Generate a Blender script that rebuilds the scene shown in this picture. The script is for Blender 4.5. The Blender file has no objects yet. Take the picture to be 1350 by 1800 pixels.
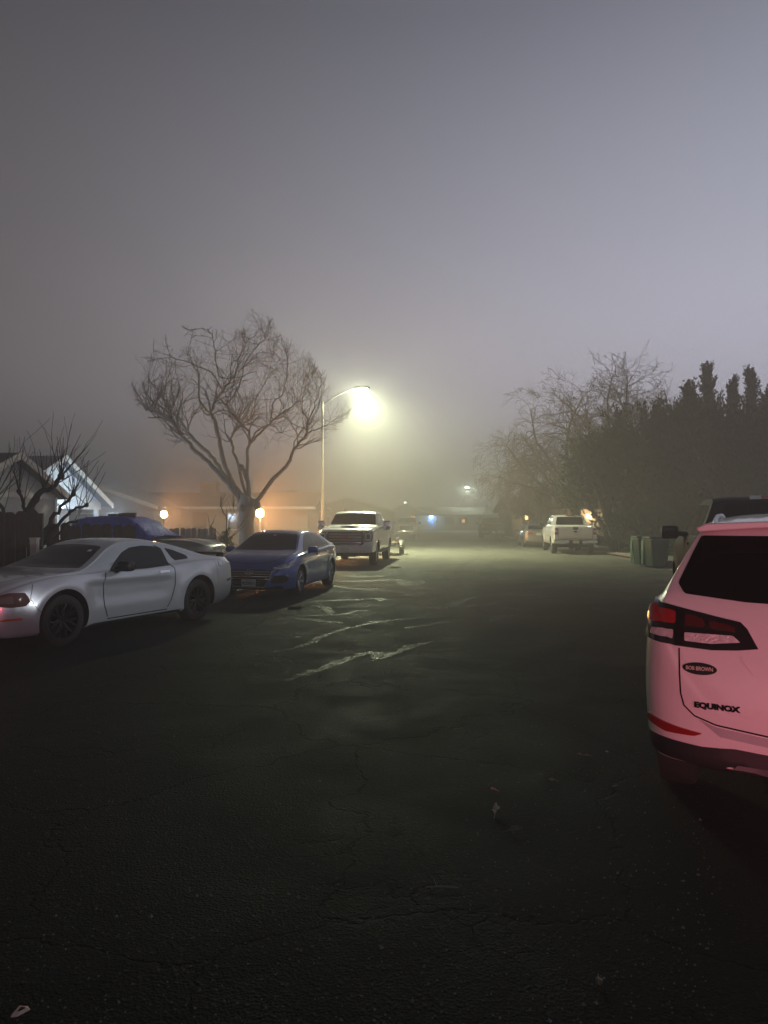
import bpy, bmesh, math, random
import numpy as np
from mathutils import Vector, Matrix
from mathutils.bvhtree import BVHTree

R = math.radians
C = bpy.context.scene.collection
random.seed(7)

# ------------------------------------------------------------------ materials
def srgb(r, g, b):
    f = lambda c: (c / 12.92) if c <= 0.04045 else ((c + 0.055) / 1.055) ** 2.4
    return (f(r), f(g), f(b), 1)

def principled(name, col, rough=0.6, metal=0.0, coat=0.0, spec=0.5, noise=0.12, nscale=8.0, bump=0.0, bscale=60.0, bdist=.02,
               emit=None, estr=0.0, trans=0.0, rnoise=0.0):
    m = bpy.data.materials.new(name)
    m.use_nodes = True
    nt = m.node_tree
    b = nt.nodes['Principled BSDF']
    b.inputs['Roughness'].default_value = rough
    b.inputs['Metallic'].default_value = metal
    b.inputs['Coat Weight'].default_value = coat
    b.inputs['Coat Roughness'].default_value = 0.10
    b.inputs['Specular IOR Level'].default_value = spec
    if trans:
        b.inputs['Transmission Weight'].default_value = trans
    tc = nt.nodes.new('ShaderNodeTexCoord')
    if noise > 0 or rnoise > 0:
        n = nt.nodes.new('ShaderNodeTexNoise')
        n.inputs['Scale'].default_value = nscale
        n.inputs['Detail'].default_value = 6
        nt.links.new(tc.outputs['Object'], n.inputs['Vector'])
    if noise > 0:
        mx = nt.nodes.new('ShaderNodeMix'); mx.data_type = 'RGBA'
        a = tuple(c * (1 - noise) for c in col[:3]) + (1,)
        d = tuple(min(1, c * (1 + noise)) for c in col[:3]) + (1,)
        mx.inputs['A'].default_value = a; mx.inputs['B'].default_value = d
        nt.links.new(n.outputs['Fac'], mx.inputs['Factor'])
        nt.links.new(mx.outputs['Result'], b.inputs['Base Color'])
    else:
        b.inputs['Base Color'].default_value = tuple(col[:3]) + (1,)
    if rnoise > 0:
        mr = nt.nodes.new('ShaderNodeMapRange')
        mr.inputs['To Min'].default_value = max(0.02, rough - rnoise); mr.inputs['To Max'].default_value = min(1, rough + rnoise)
        nt.links.new(n.outputs['Fac'], mr.inputs['Value'])
        nt.links.new(mr.outputs['Result'], b.inputs['Roughness'])
    if bump > 0:
        n2 = nt.nodes.new('ShaderNodeTexNoise'); n2.inputs['Scale'].default_value = bscale; n2.inputs['Detail'].default_value = 4
        nt.links.new(tc.outputs['Object'], n2.inputs['Vector'])
        bp = nt.nodes.new('ShaderNodeBump'); bp.inputs['Strength'].default_value = bump; bp.inputs['Distance'].default_value = bdist
        nt.links.new(n2.outputs['Fac'], bp.inputs['Height'])
        nt.links.new(bp.outputs['Normal'], b.inputs['Normal'])
    if emit:
        b.inputs['Emission Color'].default_value = tuple(emit[:3]) + (1,)
        b.inputs['Emission Strength'].default_value = estr
    return m

def bark_mat(name, col, sc=14):
    m = principled(name, col, 0.9, noise=0.35, nscale=6)
    nt = m.node_tree; b = nt.nodes['Principled BSDF']
    tc = nt.nodes.new('ShaderNodeTexCoord'); mp = nt.nodes.new('ShaderNodeMapping'); mp.inputs['Scale'].default_value = (1, 1, .2)
    w = nt.nodes.new('ShaderNodeTexNoise'); w.inputs['Scale'].default_value = sc; w.inputs['Detail'].default_value = 8
    bp = nt.nodes.new('ShaderNodeBump'); bp.inputs['Strength'].default_value = .9; bp.inputs['Distance'].default_value = .05
    L = nt.links.new
    L(tc.outputs['Object'], mp.inputs['Vector']); L(mp.outputs['Vector'], w.inputs['Vector']); L(w.outputs['Fac'], bp.inputs['Height'])
    L(bp.outputs['Normal'], b.inputs['Normal'])
    return m

def siding_mat(name, col, step=0.18, axis='Z', strength=.6):
    """painted board siding: real-scale lap shading by bump along one axis"""
    m = principled(name, col, 0.7, noise=0.1, nscale=3)
    nt = m.node_tree; b = nt.nodes['Principled BSDF']; L = nt.links.new
    tc = nt.nodes.new('ShaderNodeTexCoord'); sp = nt.nodes.new('ShaderNodeSeparateXYZ')
    L(tc.outputs['Object'], sp.inputs['Vector'])
    dv = nt.nodes.new('ShaderNodeMath'); dv.operation = 'DIVIDE'; dv.inputs[1].default_value = step
    fr = nt.nodes.new('ShaderNodeMath'); fr.operation = 'FRACT'
    L(sp.outputs[axis], dv.inputs[0]); L(dv.outputs[0], fr.inputs[0])
    bp = nt.nodes.new('ShaderNodeBump'); bp.inputs['Strength'].default_value = strength; bp.inputs['Distance'].default_value = .03
    L(fr.outputs[0], bp.inputs['Height']); L(bp.outputs['Normal'], b.inputs['Normal'])
    return m

def paint(name, col, metal=0.0, rough=0.35, flake=0.0):
    m = principled(name, col, rough, metal, coat=1.0, noise=0.05, nscale=2.5, rnoise=0.06)
    return m

M = {}
M['tyre'] = principled('tyre_rubber', (.018, .018, .018), .85, bump=.3, bscale=80)
M['rim_black'] = principled('black_alloy', (.012, .012, .013), .28, .5)
M['rim_alloy'] = principled('grey_alloy', (.42, .42, .44), .3, .9)
M['trim'] = principled('black_trim', (.014, .014, .015), .55)
M['well'] = principled('wheel_well_black', (.008, .008, .008), .9)
M['seam'] = principled('panel_gap', (.006, .006, .006), .9, spec=.1, noise=0)
M['chrome'] = principled('chrome', (.75, .75, .76), .12, 1.0, noise=0.03)
M['glass'] = principled('tinted_glass', (.010, .011, .012), .08, spec=.45, noise=0)
M['glass_black'] = principled('privacy_glass', (.004, .004, .004), .12, spec=.12, noise=0)
M['plate'] = principled('plate_white', (.62, .62, .60), .5)
M['plate_ink'] = principled('plate_ink', (.03, .04, .12), .6)
M['lamp_red'] = principled('red_lens', (.30, .006, .008), .12, coat=1, noise=.15, nscale=30)
M['lamp_darkred'] = principled('dark_red_lens', (.07, .002, .003), .1, coat=1, noise=.3, nscale=40)
M['lamp_clear'] = principled('clear_lens', (.66, .66, .66), .16, .15, coat=1, noise=.3, nscale=40, bump=.5, bscale=90)
M['lamp_amber'] = principled('amber_lens', (.55, .12, .02), .15, coat=1)
M['white_paint'] = paint('white_car_paint', (.80, .80, .80), rough=.3)

# ------------------------------------------------------------------ objects
def tag(o, label=None, cat=None, group=None, kind=None):
    if label: o['label'] = label
    if cat: o['category'] = cat
    if group: o['group'] = group
    if kind: o['kind'] = kind
    return o

def empty(name, label, cat, loc=(0, 0, 0), rz=0.0, group=None):
    o = bpy.data.objects.new(name, None); C.objects.link(o)
    o.location = loc; o.rotation_euler = (0, 0, rz); o.empty_display_size = .2
    return tag(o, label, cat, group)

def link_mesh(name, me, mats, parent=None, smooth=None):
    o = bpy.data.objects.new(name, me); C.objects.link(o)
    if mats is not None:
        for m in (mats if isinstance(mats, (list, tuple)) else [mats]):
            me.materials.append(m)
    if parent: o.parent = parent
    if smooth is not None and len(me.polygons):
        me.polygons.foreach_set('use_smooth', [True] * len(me.polygons))
        me.set_sharp_from_angle(angle=R(smooth))
    return o

class MB:
    """collects shapes; build() links them as ONE mesh object"""
    def __init__(s): s.v = []; s.f = []; s.mi = []; s.cur = 0
    def add(s, verts, faces):
        b = len(s.v); s.v.extend([tuple(p) for p in verts])
        for f in faces: s.f.append(tuple(b + i for i in f)); s.mi.append(s.cur)
        return s
    def box(s, c, d, rz=0.0, taper=1.0, mat=None):
        x, y, z = d[0] / 2, d[1] / 2, d[2] / 2
        P = [(-x, -y, -z), (x, -y, -z), (x, y, -z), (-x, y, -z), (-x * taper, -y * taper, z), (x * taper, -y * taper, z), (x * taper, y * taper, z), (-x * taper, y * taper, z)]
        Mx = mat if mat is not None else Matrix.Rotation(rz, 3, 'Z')
        P = [Vector(c) + Mx @ Vector(p) for p in P]
        return s.add(P, [(3, 2, 1, 0), (4, 5, 6, 7), (0, 1, 5, 4), (1, 2, 6, 5), (2, 3, 7, 6), (3, 0, 4, 7)])
    def rbox(s, c, d, e=.35, n=10, Mx=None):
        """super-ellipsoid: a soft box"""
        V = []; F = []
        sg = lambda w, q: math.copysign(abs(w) ** q, w)
        for i in range(n + 1):
            a = -math.pi / 2 + math.pi * i / n
            for j in range(2 * n):
                b = 2 * math.pi * j / (2 * n)
                p = Vector((d[0] / 2 * sg(math.cos(a), e) * sg(math.cos(b), e), d[1] / 2 * sg(math.cos(a), e) * sg(math.sin(b), e), d[2] / 2 * sg(math.sin(a), e)))
                if Mx is not None: p = Mx @ p
                V.append(Vector(c) + p)
        for i in range(n):
            for j in range(2 * n):
                F.append((i * 2 * n + j, i * 2 * n + (j + 1) % (2 * n), (i + 1) * 2 * n + (j + 1) % (2 * n), (i + 1) * 2 * n + j))
        return s.add(V, F)
    def tube(s, pts, rad, n=8, cap=True):
        pts = [Vector(p) for p in pts]
        if not hasattr(rad, '__len__'): rad = [rad] * len(pts)
        V = []; F = []; prev = None
        for i, p in enumerate(pts):
            t = (pts[min(i + 1, len(pts) - 1)] - pts[max(i - 1, 0)])
            t = t.normalized() if t.length > 1e-9 else Vector((0, 0, 1))
            if prev is None:
                a = t.cross(Vector((0, 0, 1)))
                if a.length < .1: a = t.cross(Vector((1, 0, 0)))
                a.normalize()
            else:
                a = prev - t * prev.dot(t)
                if a.length < 1e-6: a = t.orthogonal()
                a.normalize()
            prev = a; b = t.cross(a)
            for k in range(n):
                q = 2 * math.pi * k / n
                V.append(p + (a * math.cos(q) + b * math.sin(q)) * rad[i])
        for i in range(len(pts) - 1):
            for k in range(n):
                F.append((i * n + k, i * n + (k + 1) % n, (i + 1) * n + (k + 1) % n, (i + 1) * n + k))
        if cap:
            F.append(tuple(reversed(range(n)))); F.append(tuple((len(pts) - 1) * n + k for k in range(n)))
        return s.add(V, F)
    def lathe(s, prof, n=32, Mx=None, close=False):
        """prof: (radius, height) about +Z, moved by Mx (4x4)"""
        V = []; F = []; m = len(prof)
        for (r, h) in prof:
            for k in range(n):
                q = 2 * math.pi * k / n
                p = Vector((r * math.cos(q), r * math.sin(q), h))
                V.append(Mx @ p if Mx is not None else p)
        for i in range(m - 1 if not close else m):
            for k in range(n):
                j = (i + 1) % m
                F.append((i * n + k, i * n + (k + 1) % n, j * n + (k + 1) % n, j * n + k))
        return s.add(V, F)
    def prism(s, poly, off, depth_vec, ax=(Vector((1, 0, 0)), Vector((0, 0, 1)))):
        """poly 2d in axes ax at origin off, extruded by depth_vec"""
        n = len(poly); o = Vector(off); d = Vector(depth_vec)
        A = [o + ax[0] * p[0] + ax[1] * p[1] for p in poly]
        V = A + [p + d for p in A]
        F = [tuple(range(n)), tuple(reversed(range(n, 2 * n)))] + [(i, i + n, (i + 1) % n + n, (i + 1) % n) for i in range(n)]
        return s.add(V, F)
    def build(s, name, mats, parent=None, smooth=None, recalc=False):
        me = bpy.data.meshes.new(name)
        me.from_pydata([tuple(v) for v in s.v], [], s.f)
        o = link_mesh(name, me, mats, parent, None)
        if isinstance(mats, (list, tuple)): me.polygons.foreach_set('material_index', s.mi)
        if recalc:
            bm = bmesh.new(); bm.from_mesh(me); bmesh.ops.recalc_face_normals(bm, faces=bm.faces); bm.to_mesh(me); bm.free()
        if smooth is not None:
            me.polygons.foreach_set('use_smooth', [True] * len(me.polygons)); me.set_sharp_from_angle(angle=R(smooth))
        return o

def text_mesh(txt, size, extrude=.002, bold=0.0, sx=1.0, shear=0.0):
    cu = bpy.data.curves.new('lettering', 'FONT')
    cu.body = txt; cu.size = size; cu.extrude = extrude; cu.offset = bold; cu.align_x = 'CENTER'; cu.align_y = 'CENTER'; cu.shear = shear
    cu.resolution_u = 4
    o = bpy.data.objects.new('lettering', cu); C.objects.link(o)
    dg = bpy.context.evaluated_depsgraph_get()
    me = bpy.data.meshes.new_from_object(o.evaluated_get(dg), depsgraph=dg)
    bpy.data.objects.remove(o); bpy.data.curves.remove(cu)
    for v in me.vertices: v.co.x *= sx
    return me

# ------------------------------------------------------------------ curves
def pchip(keys):
    xs = np.array([k[0] for k in keys], float); ys = np.array([k[1] for k in keys], float)
    h = np.diff(xs); dl = np.diff(ys) / h; n = len(xs); d = np.zeros(n)
    for i in range(1, n - 1):
        if dl[i - 1] * dl[i] > 0:
            w1 = 2 * h[i] + h[i - 1]; w2 = h[i] + 2 * h[i - 1]
            d[i] = (w1 + w2) / (w1 / dl[i - 1] + w2 / dl[i])
    d[0] = dl[0]; d[-1] = dl[-1]
    def f(x):
        x = min(max(x, xs[0]), xs[-1]); i = min(max(int(np.searchsorted(xs, x)) - 1, 0), n - 2)
        t = (x - xs[i]) / h[i]
        return ((2 * t**3 - 3 * t**2 + 1) * ys[i] + (t**3 - 2 * t**2 + t) * h[i] * d[i] + (-2 * t**3 + 3 * t**2) * ys[i + 1] + (t**3 - t**2) * h[i] * d[i + 1])
    return f

def crom(P, sub, closed=False):
    P = [np.array(p, float) for p in P]; n = len(P); out = []
    for i in range(n - 1 if not closed else n):
        p1, p2 = P[i], P[(i + 1) % n]
        p0 = P[i - 1] if (i > 0 or closed) else 2 * p1 - p2
        p3 = P[(i + 2) % n] if (i + 2 < n or closed) else 2 * p2 - p1
        for k in range(sub):
            t = k / sub
            out.append(.5 * ((2 * p1) + (-p0 + p2) * t + (2 * p0 - 5 * p1 + 4 * p2 - p3) * t**2 + (-p0 + 3 * p1 - 3 * p2 + p3) * t**3))
    if not closed: out.append(P[-1])
    return [tuple(p) for p in out]

# ------------------------------------------------------------------ camera (photo: 1350 x 1800, focal length 1249 px, horizon row 914)
FPX, HOR, CAMH = 1249.0, 914.0, 1.68
def gnd(px, py):
    Z = FPX * CAMH / (py - HOR); return ((px - 675) * Z / FPX, Z)
def at(px, py, Z):
    return Vector(((px - 675) * Z / FPX, Z, CAMH + (HOR - py) * Z / FPX))

cam = bpy.data.cameras.new('camera'); co = bpy.data.objects.new('camera', cam); C.objects.link(co)
co.location = (0, 0, CAMH); co.rotation_euler = (R(90) + math.atan((HOR - 900) / FPX), 0, 0)
cam.sensor_fit = 'VERTICAL'; cam.sensor_height = 24; cam.lens = 24 * FPX / 1800
cam.clip_start = .05; cam.clip_end = 3000
sc = bpy.context.scene; sc.camera = co
# ------------------------------------------------------------------ vehicles
class Car:
    """lofted body in its own axes: +x forward, +y its left, z up, origin on the ground mid-wheelbase"""
    def __init__(s, name, label, cat, loc, heading, group, T, mat, wb, wr, tw, archr=None, tumble=.55, axle_y=None, nst=110, bumpf=None, crown=.06, shoulder=.02, hasarch=True):
        s.root = empty(name, label, cat, (loc[0], loc[1], .005), math.atan2(heading[1], heading[0]), group)
        f = {k: pchip(v) for k, v in T.items()}
        s.f = f; s.x0 = T['top'][0][0]; s.x1 = T['top'][-1][0]; s.wb = wb; s.wr = wr; s.tw = tw
        xs = [s.x0 + (s.x1 - s.x0) * (1 - math.cos(math.pi * i / (nst - 1))) / 2 for i in range(nst)]
        V = []; F = []; ring = None
        for x in xs:
            zb, zt, zs, w = f['bot'](x), f['top'](x), f['belt'](x), f['wid'](x)
            zs = min(zs, zt - .012); wbt = w - f['inset'](x) if 'inset' in f else w - .045
            h = zt - zs; we = max(wbt - shoulder - tumble * h, .2 * w); c = min(crown, .28 * h + .006)
            hs = zs - zb
            P = [(0, zb), (.55 * w, zb), (w - .10, zb), (w - .035, zb + .05 * hs), (w - .012, zb + .2 * hs), (w, zb + .45 * hs), (w - .004, zb + .68 * hs), (w - .4 * (w - wbt), zb + .88 * hs),
                 (wbt, zs), (wbt - shoulder - (tumble * h) * .12, zs + (h - c) * .14), (wbt - shoulder - (tumble * h) * .5, zs + (h - c) * .54), (we + .006, zt - c - .012 * min(1, h * 3)), (we - .035, zt - c * .62), (we * .6, zt - c * .14), (0, zt)]
            P = crom(P, 4)
            if bumpf: P = [(y + (bumpf(x, z) if (y > .5 * w and zb + .03 < z) else 0), z) for (y, z) in P]
            full = P + [(-y, z) for (y, z) in P[-2:0:-1]]
            ring = len(full); V.extend([(x, y, z) for (y, z) in full])
        for i in range(len(xs) - 1):
            for k in range(ring):
                F.append((i * ring + k, (i + 1) * ring + k, (i + 1) * ring + (k + 1) % ring, i * ring + (k + 1) % ring))
        for i in (0, len(xs) - 1):
            zc = sum(V[i * ring + k][2] for k in range(ring)) / ring
            V.append((xs[i], 0, zc)); c = len(V) - 1
            for k in range(ring):
                F.append((c, i * ring + k, i * ring + (k + 1) % ring) if i == 0 else (c, i * ring + (k + 1) % ring, i * ring + k))
        me = bpy.data.meshes.new('body'); me.from_pydata(V, [], F)
        bm = bmesh.new(); bm.from_mesh(me); bmesh.ops.recalc_face_normals(bm, faces=bm.faces); bm.to_mesh(me); bm.free()
        s.body = link_mesh('body', me, [mat, M['well']], s.root, 38)
        ar = archr or wr * 1.12
        if hasarch:
            cut = MB()
            for sx in (1, -1):
                for sy in (1, -1):
                    yy = f['wid'](sx * wb / 2)
                    prof = [(.001, yy - tw - .12), (ar, yy - tw - .12), (ar, yy + .4), (.001, yy + .4)]
                    Mx = Matrix.Translation((sx * wb / 2, 0, wr + .02)) @ Matrix.Rotation(R(-90) * sy, 4, 'X')
                    cut.lathe(prof, 48, Mx)
            co_ = cut.build('cutter', [M['well']], None, None, True)
            bm = bmesh.new(); bm.from_mesh(co_.data); bmesh.ops.remove_doubles(bm, verts=bm.verts, dist=.002); bmesh.ops.recalc_face_normals(bm, faces=bm.faces); bm.to_mesh(co_.data); bm.free()
            co_.parent = s.root
            md = s.body.modifiers.new('b', 'BOOLEAN'); md.object = co_; md.operation = 'DIFFERENCE'; md.solver = 'EXACT'
            try: md.material_mode = 'TRANSFER'
            except Exception: pass
            dg = bpy.context.evaluated_depsgraph_get()
            nm = bpy.data.meshes.new_from_object(s.body.evaluated_get(dg), depsgraph=dg)
            s.body.modifiers.clear(); bpy.data.objects.remove(co_)
            s.body.data = nm; nm.name = 'body'
            nm.polygons.foreach_set('use_smooth', [True] * len(nm.polygons)); nm.set_sharp_from_angle(angle=R(38))
        s.refresh()
    def refresh(s):
        me = s.body.data
        s.bvh = BVHTree.FromPolygons([v.co.copy() for v in me.vertices], [tuple(p.vertices) for p in me.polygons])
    # ---- projection of 2D outlines on the body
    def hit(s, view, a, b):
        if view == 'left': o, d = Vector((a, 4, b)), Vector((0, -1, 0))
        elif view == 'right': o, d = Vector((a, -4, b)), Vector((0, 1, 0))
        elif view == 'front': o, d = Vector((6, a, b)), Vector((-1, 0, 0))
        elif view == 'rear': o, d = Vector((-6, a, b)), Vector((1, 0, 0))
        else: o, d = Vector((a, b, 5)), Vector((0, 0, -1))
        p, n, i, dist = s.bvh.ray_cast(o, d)
        if p is None or n.dot(d) > -.02:
            if p is None:
                q = o + d * (3.2 if view in ('left', 'right') else (6 - abs(s.x1 if view == 'front' else s.x0) if view in ('front', 'rear') else 4))
                p, n, i, dist = s.bvh.find_nearest(q)
        return p, n
    def panel(s, name, poly, view, mat, off=.004, thick=.012, grid=.05, parent=None, smooth=40, rnd=0):
        if rnd: poly = round_poly(poly, rnd)
        bm = bmesh.new()
        vs = [bm.verts.new((p[0], p[1], 0)) for p in poly]
        bm.faces.new(vs)
        ax = [min(p[0] for p in poly), max(p[0] for p in poly), min(p[1] for p in poly), max(p[1] for p in poly)]
        for k, (lo, hi) in enumerate(((ax[0], ax[1]), (ax[2], ax[3]))):
            n = int((hi - lo) / grid) + 1
            for i in range(1, n):
                c = lo + (hi - lo) * i / n
                co_ = (c, 0, 0) if k == 0 else (0, c, 0); no = (1, 0, 0) if k == 0 else (0, 1, 0)
                bmesh.ops.bisect_plane(bm, geom=bm.verts[:] + bm.edges[:] + bm.faces[:], plane_co=co_, plane_no=no, dist=1e-5)
        bmesh.ops.triangulate(bm, faces=bm.faces)
        nor = {}
        for v in bm.verts:
            p, n = s.hit(view, v.co.x, v.co.y)
            v.co = p + n * off; nor[v] = n
        be = [e for e in bm.edges if e.is_boundary]
        r = bmesh.ops.extrude_edge_only(bm, edges=be)
        for v in [g for g in r['geom'] if isinstance(g, bmesh.types.BMVert)]:
            pv = None
            for e in v.link_edges:
                o = e.other_vert(v)
                if o in nor: pv = o; break
            if pv is not None: v.co = v.co - nor[pv] * (off + thick)
        bmesh.ops.recalc_face_normals(bm, faces=bm.faces)
        # outward check
        f0 = max(bm.faces, key=lambda f: f.calc_area())
        p, n, i, d_ = s.bvh.find_nearest(f0.calc_center_median())
        if f0.normal.dot(n) < 0: bmesh.ops.reverse_faces(bm, faces=bm.faces)
        me = bpy.data.meshes.new(name); bm.to_mesh(me); bm.free()
        return link_mesh(name, me, mat, parent or s.root, smooth)
    def both(s, name, poly, mat, **k):
        s.panel(name, poly, 'left', mat, **k); return s.panel(name, poly, 'right', mat, **k)
    def mir(s, name, poly, view, mat, **k):
        s.panel(name, poly, view, mat, **k); return s.panel(name, [(-p[0], p[1]) for p in poly], view, mat, **k)
    def seam(s, name, lines, mat=None, w=.007, off=.0025, step=.03, parent=None):
        """lines: list of (view, [2d pts])"""
        o = None
        for view, pts in lines:
            mb = MB(); D = []
            for a, b in zip(pts[:-1], pts[1:]):
                n = max(1, int(math.hypot(b[0] - a[0], b[1] - a[1]) / step))
                D += [(a[0] + (b[0] - a[0]) * i / n, a[1] + (b[1] - a[1]) * i / n) for i in range(n)]
            D.append(pts[-1])
            L = []; Rr = []
            for i, p in enumerate(D):
                q0, q1 = D[max(0, i - 1)], D[min(len(D) - 1, i + 1)]
                t = Vector((q1[0] - q0[0], q1[1] - q0[1])).normalized()
                for lst, sg in ((L, 1), (Rr, -1)):
                    h, n = s.hit(view, p[0] - t.y * sg * w / 2, p[1] + t.x * sg * w / 2)
                    lst.append(h + n * off)
            n = len(D); mb.add(L + Rr, [(i, i + 1, n + i + 1, n + i) for i in range(n - 1)])
            o = mb.build(name, mat or M['seam'], parent or s.root, 60)
        return o
    def letters(s, name, txt, view, a, b, size, mat, sx=1.0, bold=0.0, parent=None, off=.004, shear=0, tilt=0.0):
        me = text_mesh(txt, size, .002, bold, sx, shear)
        ct, st = math.cos(tilt), math.sin(tilt)
        for v in me.vertices:
            u, w, e = v.co.x * ct - v.co.y * st, v.co.x * st + v.co.y * ct, v.co.z
            aa = a + (u if view in ('front', 'right') else -u)
            if view == 'left': aa = a - u
            if view == 'right': aa = a + u
            p, n = s.hit(view, aa, b + w)
            v.co = p + n * (off + e)
        o = link_mesh(name, me, None, parent or s.root); me.materials.clear(); me.materials.append(mat)
        return o
    def wheels(s, rim_r, spokes, rim_mat, tyre_w=None, hub=.05, style='spoke', yoff=0.0):
        tw = tyre_w or s.tw; r = s.wr
        for sx in (1, -1):
            for sy in (1, -1):
                yc = s.f['wid'](sx * s.wb / 2) - tw / 2 - .015 + yoff
                Mx = Matrix.Translation((sx * s.wb / 2, sy * yc, r)) @ Matrix.Rotation(R(-90) * sy, 4, 'X')
                t = MB(); h = tw / 2
                t.lathe([(rim_r, -h * .8), (rim_r + .02, -h * .95), (r - .05, -h), (r - .012, -h * .85), (r, -h * .6), (r, h * .6), (r - .012, h * .85), (r - .05, h), (rim_r + .03, h * .98), (rim_r, h * .86), (rim_r - .02, h * .5), (rim_r - .02, -h * .5)], 48, Mx, True)
                w = t.build('wheel', M['tyre'], s.root, 35, True)
                k = MB()
                k.lathe([(rim_r + .004, h * .80), (rim_r + .004, h * .9), (rim_r - .018, h * .9), (rim_r - .03, h * .5), (rim_r - .04, -h * .6), (.001, -h * .6)], 48, Mx)
                k.lathe([(.001, h * .62), (hub, h * .62), (hub * 1.3, h * .5), (hub * 1.4, h * .2)], 20, Mx)
                for q in range(spokes):
                    an = 2 * math.pi * (q + .25) / spokes
                    pairs = ((-.10, -.05), (.10, .05)) if style == 'split' else ((0, 0),)
                    for (a1, a2) in pairs:
                        p0 = Vector((math.cos(an + a2) * hub * .6, math.sin(an + a2) * hub * .6, h * .5))
                        p1 = Vector((math.cos(an + a1 * 1.2) * rim_r * .62, math.sin(an + a1 * 1.2) * rim_r * .62, h * .66))
                        p2 = Vector((math.cos(an + a1 * 2.2) * (rim_r - .01), math.sin(an + a1 * 2.2) * (rim_r - .01), h * .74))
                        wd = (.022 if style == 'split' else .034) * (rim_r / .24)
                        k.tube([Mx @ p0, Mx @ p1, Mx @ p2], [wd, wd * .8, wd * .75], 6)
                k.build('rim', rim_mat, w, 35, True)
    def mirror(s, name, pos, size, mat, stalk=(.0, -.1, -.03), glass=True, e=.45):
        for sy in (1, -1):
            k = MB(); p = Vector((pos[0], pos[1] * sy, pos[2]))
            k.rbox(p, size, e, 8)
            q = p + Vector((stalk[0], stalk[1] * sy, stalk[2]))
            k.tube([p, q], [.035, .045], 8)
            o = k.build(name, mat, s.root, 50)
            if glass:
                g = MB(); g.rbox(p + Vector((-size[0] / 2 - .001, 0, 0)), (.012, size[1] * .84, size[2] * .8), .4, 6); g.build('mirror_glass', M['glass'], o, 50)
    def handle(s, pts, mat):
        for (x, z) in pts:
            for view in ('left', 'right'):
                s.panel('door_handle', [(x - .10, z - .016), (x + .10, z - .02), (x + .105, z + .012), (x - .10, z + .018)], view, mat, off=.022, thick=.02, grid=.04)

def round_poly(P, r, n=4):
    out = []; m = len(P)
    for i in range(m):
        a, b, c = Vector(P[i - 1]), Vector(P[i]), Vector(P[(i + 1) % m])
        d1, d2 = (a - b), (c - b)
        k = min(r, d1.length * .45, d2.length * .45)
        p, q = b + d1.normalized() * k, b + d2.normalized() * k
        for j in range(n + 1):
            t = j / n
            v = p * (1 - t)**2 + b * 2 * t * (1 - t) + q * t**2
            out.append((v.x, v.y))
    return out
def hd(deg, away=True):
    """heading: degrees to the right of straight-away; away=False faces the camera along the same line"""
    a = R(deg); v = (math.sin(a), math.cos(a))
    return v if away else (-v[0], -v[1])

KERB = 'cars parked along the kerb'
# ---- silver fastback coupe (near left) ------------------------------------------------------------
M['silver'] = paint('silver_car_paint', (.50, .52, .55), .45, .30)
def crease(x, z):
    d = 0.0
    if -.75 < x < 1.0:
        zc = .80 + .02 * x
        t = min(1, (x + .75) / .15) * min(1, (1.0 - x) / .15)
        d -= .030 * max(0, t) * max(0.0, min(1, (zc - z) / .05)) * max(0.0, min(1, (z - .42) / .16))
    for xc, am in ((1.36, .028), (-1.36, .030)):
        rr = math.hypot(x - xc, z - .36)
        d += am * math.exp(-((rr - .44) / .10) ** 2) * (1 if z > .2 else 0)
    return d
mu = Car('sports_coupe', 'silver two-door fastback coupe with black wheels and black boot spoiler', 'car', (-4.50, 11.05), (-.416, -.91), KERB,
    dict(top=[(-2.47, .80), (-2.44, .92), (-2.38, 1.01), (-2.0, 1.055), (-1.75, 1.09), (-1.3, 1.225), (-.8, 1.345), (-.3, 1.395), (.05, 1.385), (.32, 1.315), (.7, 1.13), (1.02, .995), (1.10, .985), (1.5, .965), (1.9, .92), (2.12, .86), (2.24, .78), (2.31, .66)],
         belt=[(-2.47, .72), (-2.36, .90), (-1.9, .985), (-1.4, .985), (-.8, .945), (0, .925), (.8, .925), (1.36, .925), (1.8, .87), (2.1, .78), (2.25, .68), (2.31, .56)],
         bot=[(-2.47, .42), (-2.3, .30), (-1.9, .22), (-1.0, .19), (1.5, .19), (2.1, .20), (2.31, .30)],
         wid=[(-2.47, .66), (-2.42, .78), (-2.3, .86), (-2.0, .905), (-1.5, .935), (-1.2, .938), (-.6, .915), (.3, .905), (.9, .915), (1.36, .935), (1.75, .905), (2.0, .86), (2.17, .78), (2.26, .68), (2.31, .55)],
         inset=[(-2.47, .03), (-1.4, .075), (-.6, .05), (1.0, .05), (2.31, .05)]),
    M['silver'], 2.72, .345, .25, .395, tumble=.56, bumpf=crease)
mu.both('side_window', [(.50, .945), (.34, 1.06), (.12, 1.19), (-.08, 1.255), (-.35, 1.275), (-.58, 1.255), (-.66, 1.10), (-.66, .965), (-.2, .95)], M['glass'], off=.003, rnd=.03)
mu.both('quarter_window', [(-.80, 1.225), (-.96, 1.185), (-1.20, 1.09), (-1.22, 1.035), (-.90, 1.02), (-.84, 1.08)], M['glass'], off=.003, rnd=.02)
mu.panel('windshield', [(.36, .52), (.93, .70), (.98, .40), (1.0, 0), (.98, -.40), (.93, -.70), (.36, -.52), (.33, 0)], 'top', M['glass'], off=.003, rnd=.03)
mu.panel('rear_window', [(-.86, .50), (-.84, 0), (-.86, -.50), (-1.62, -.56), (-1.68, 0), (-1.62, .56)], 'top', M['glass'], off=.003, rnd=.04)
mu.both('window_surround', [(.56, .935), (.50, .945), (-.2, .948), (-.66, .963), (-.66, 1.10), (-.59, 1.25), (-.60, 1.275), (-.72, 1.22), (-.72, .955), (-.2, .932)], M['trim'], off=.0035)
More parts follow.
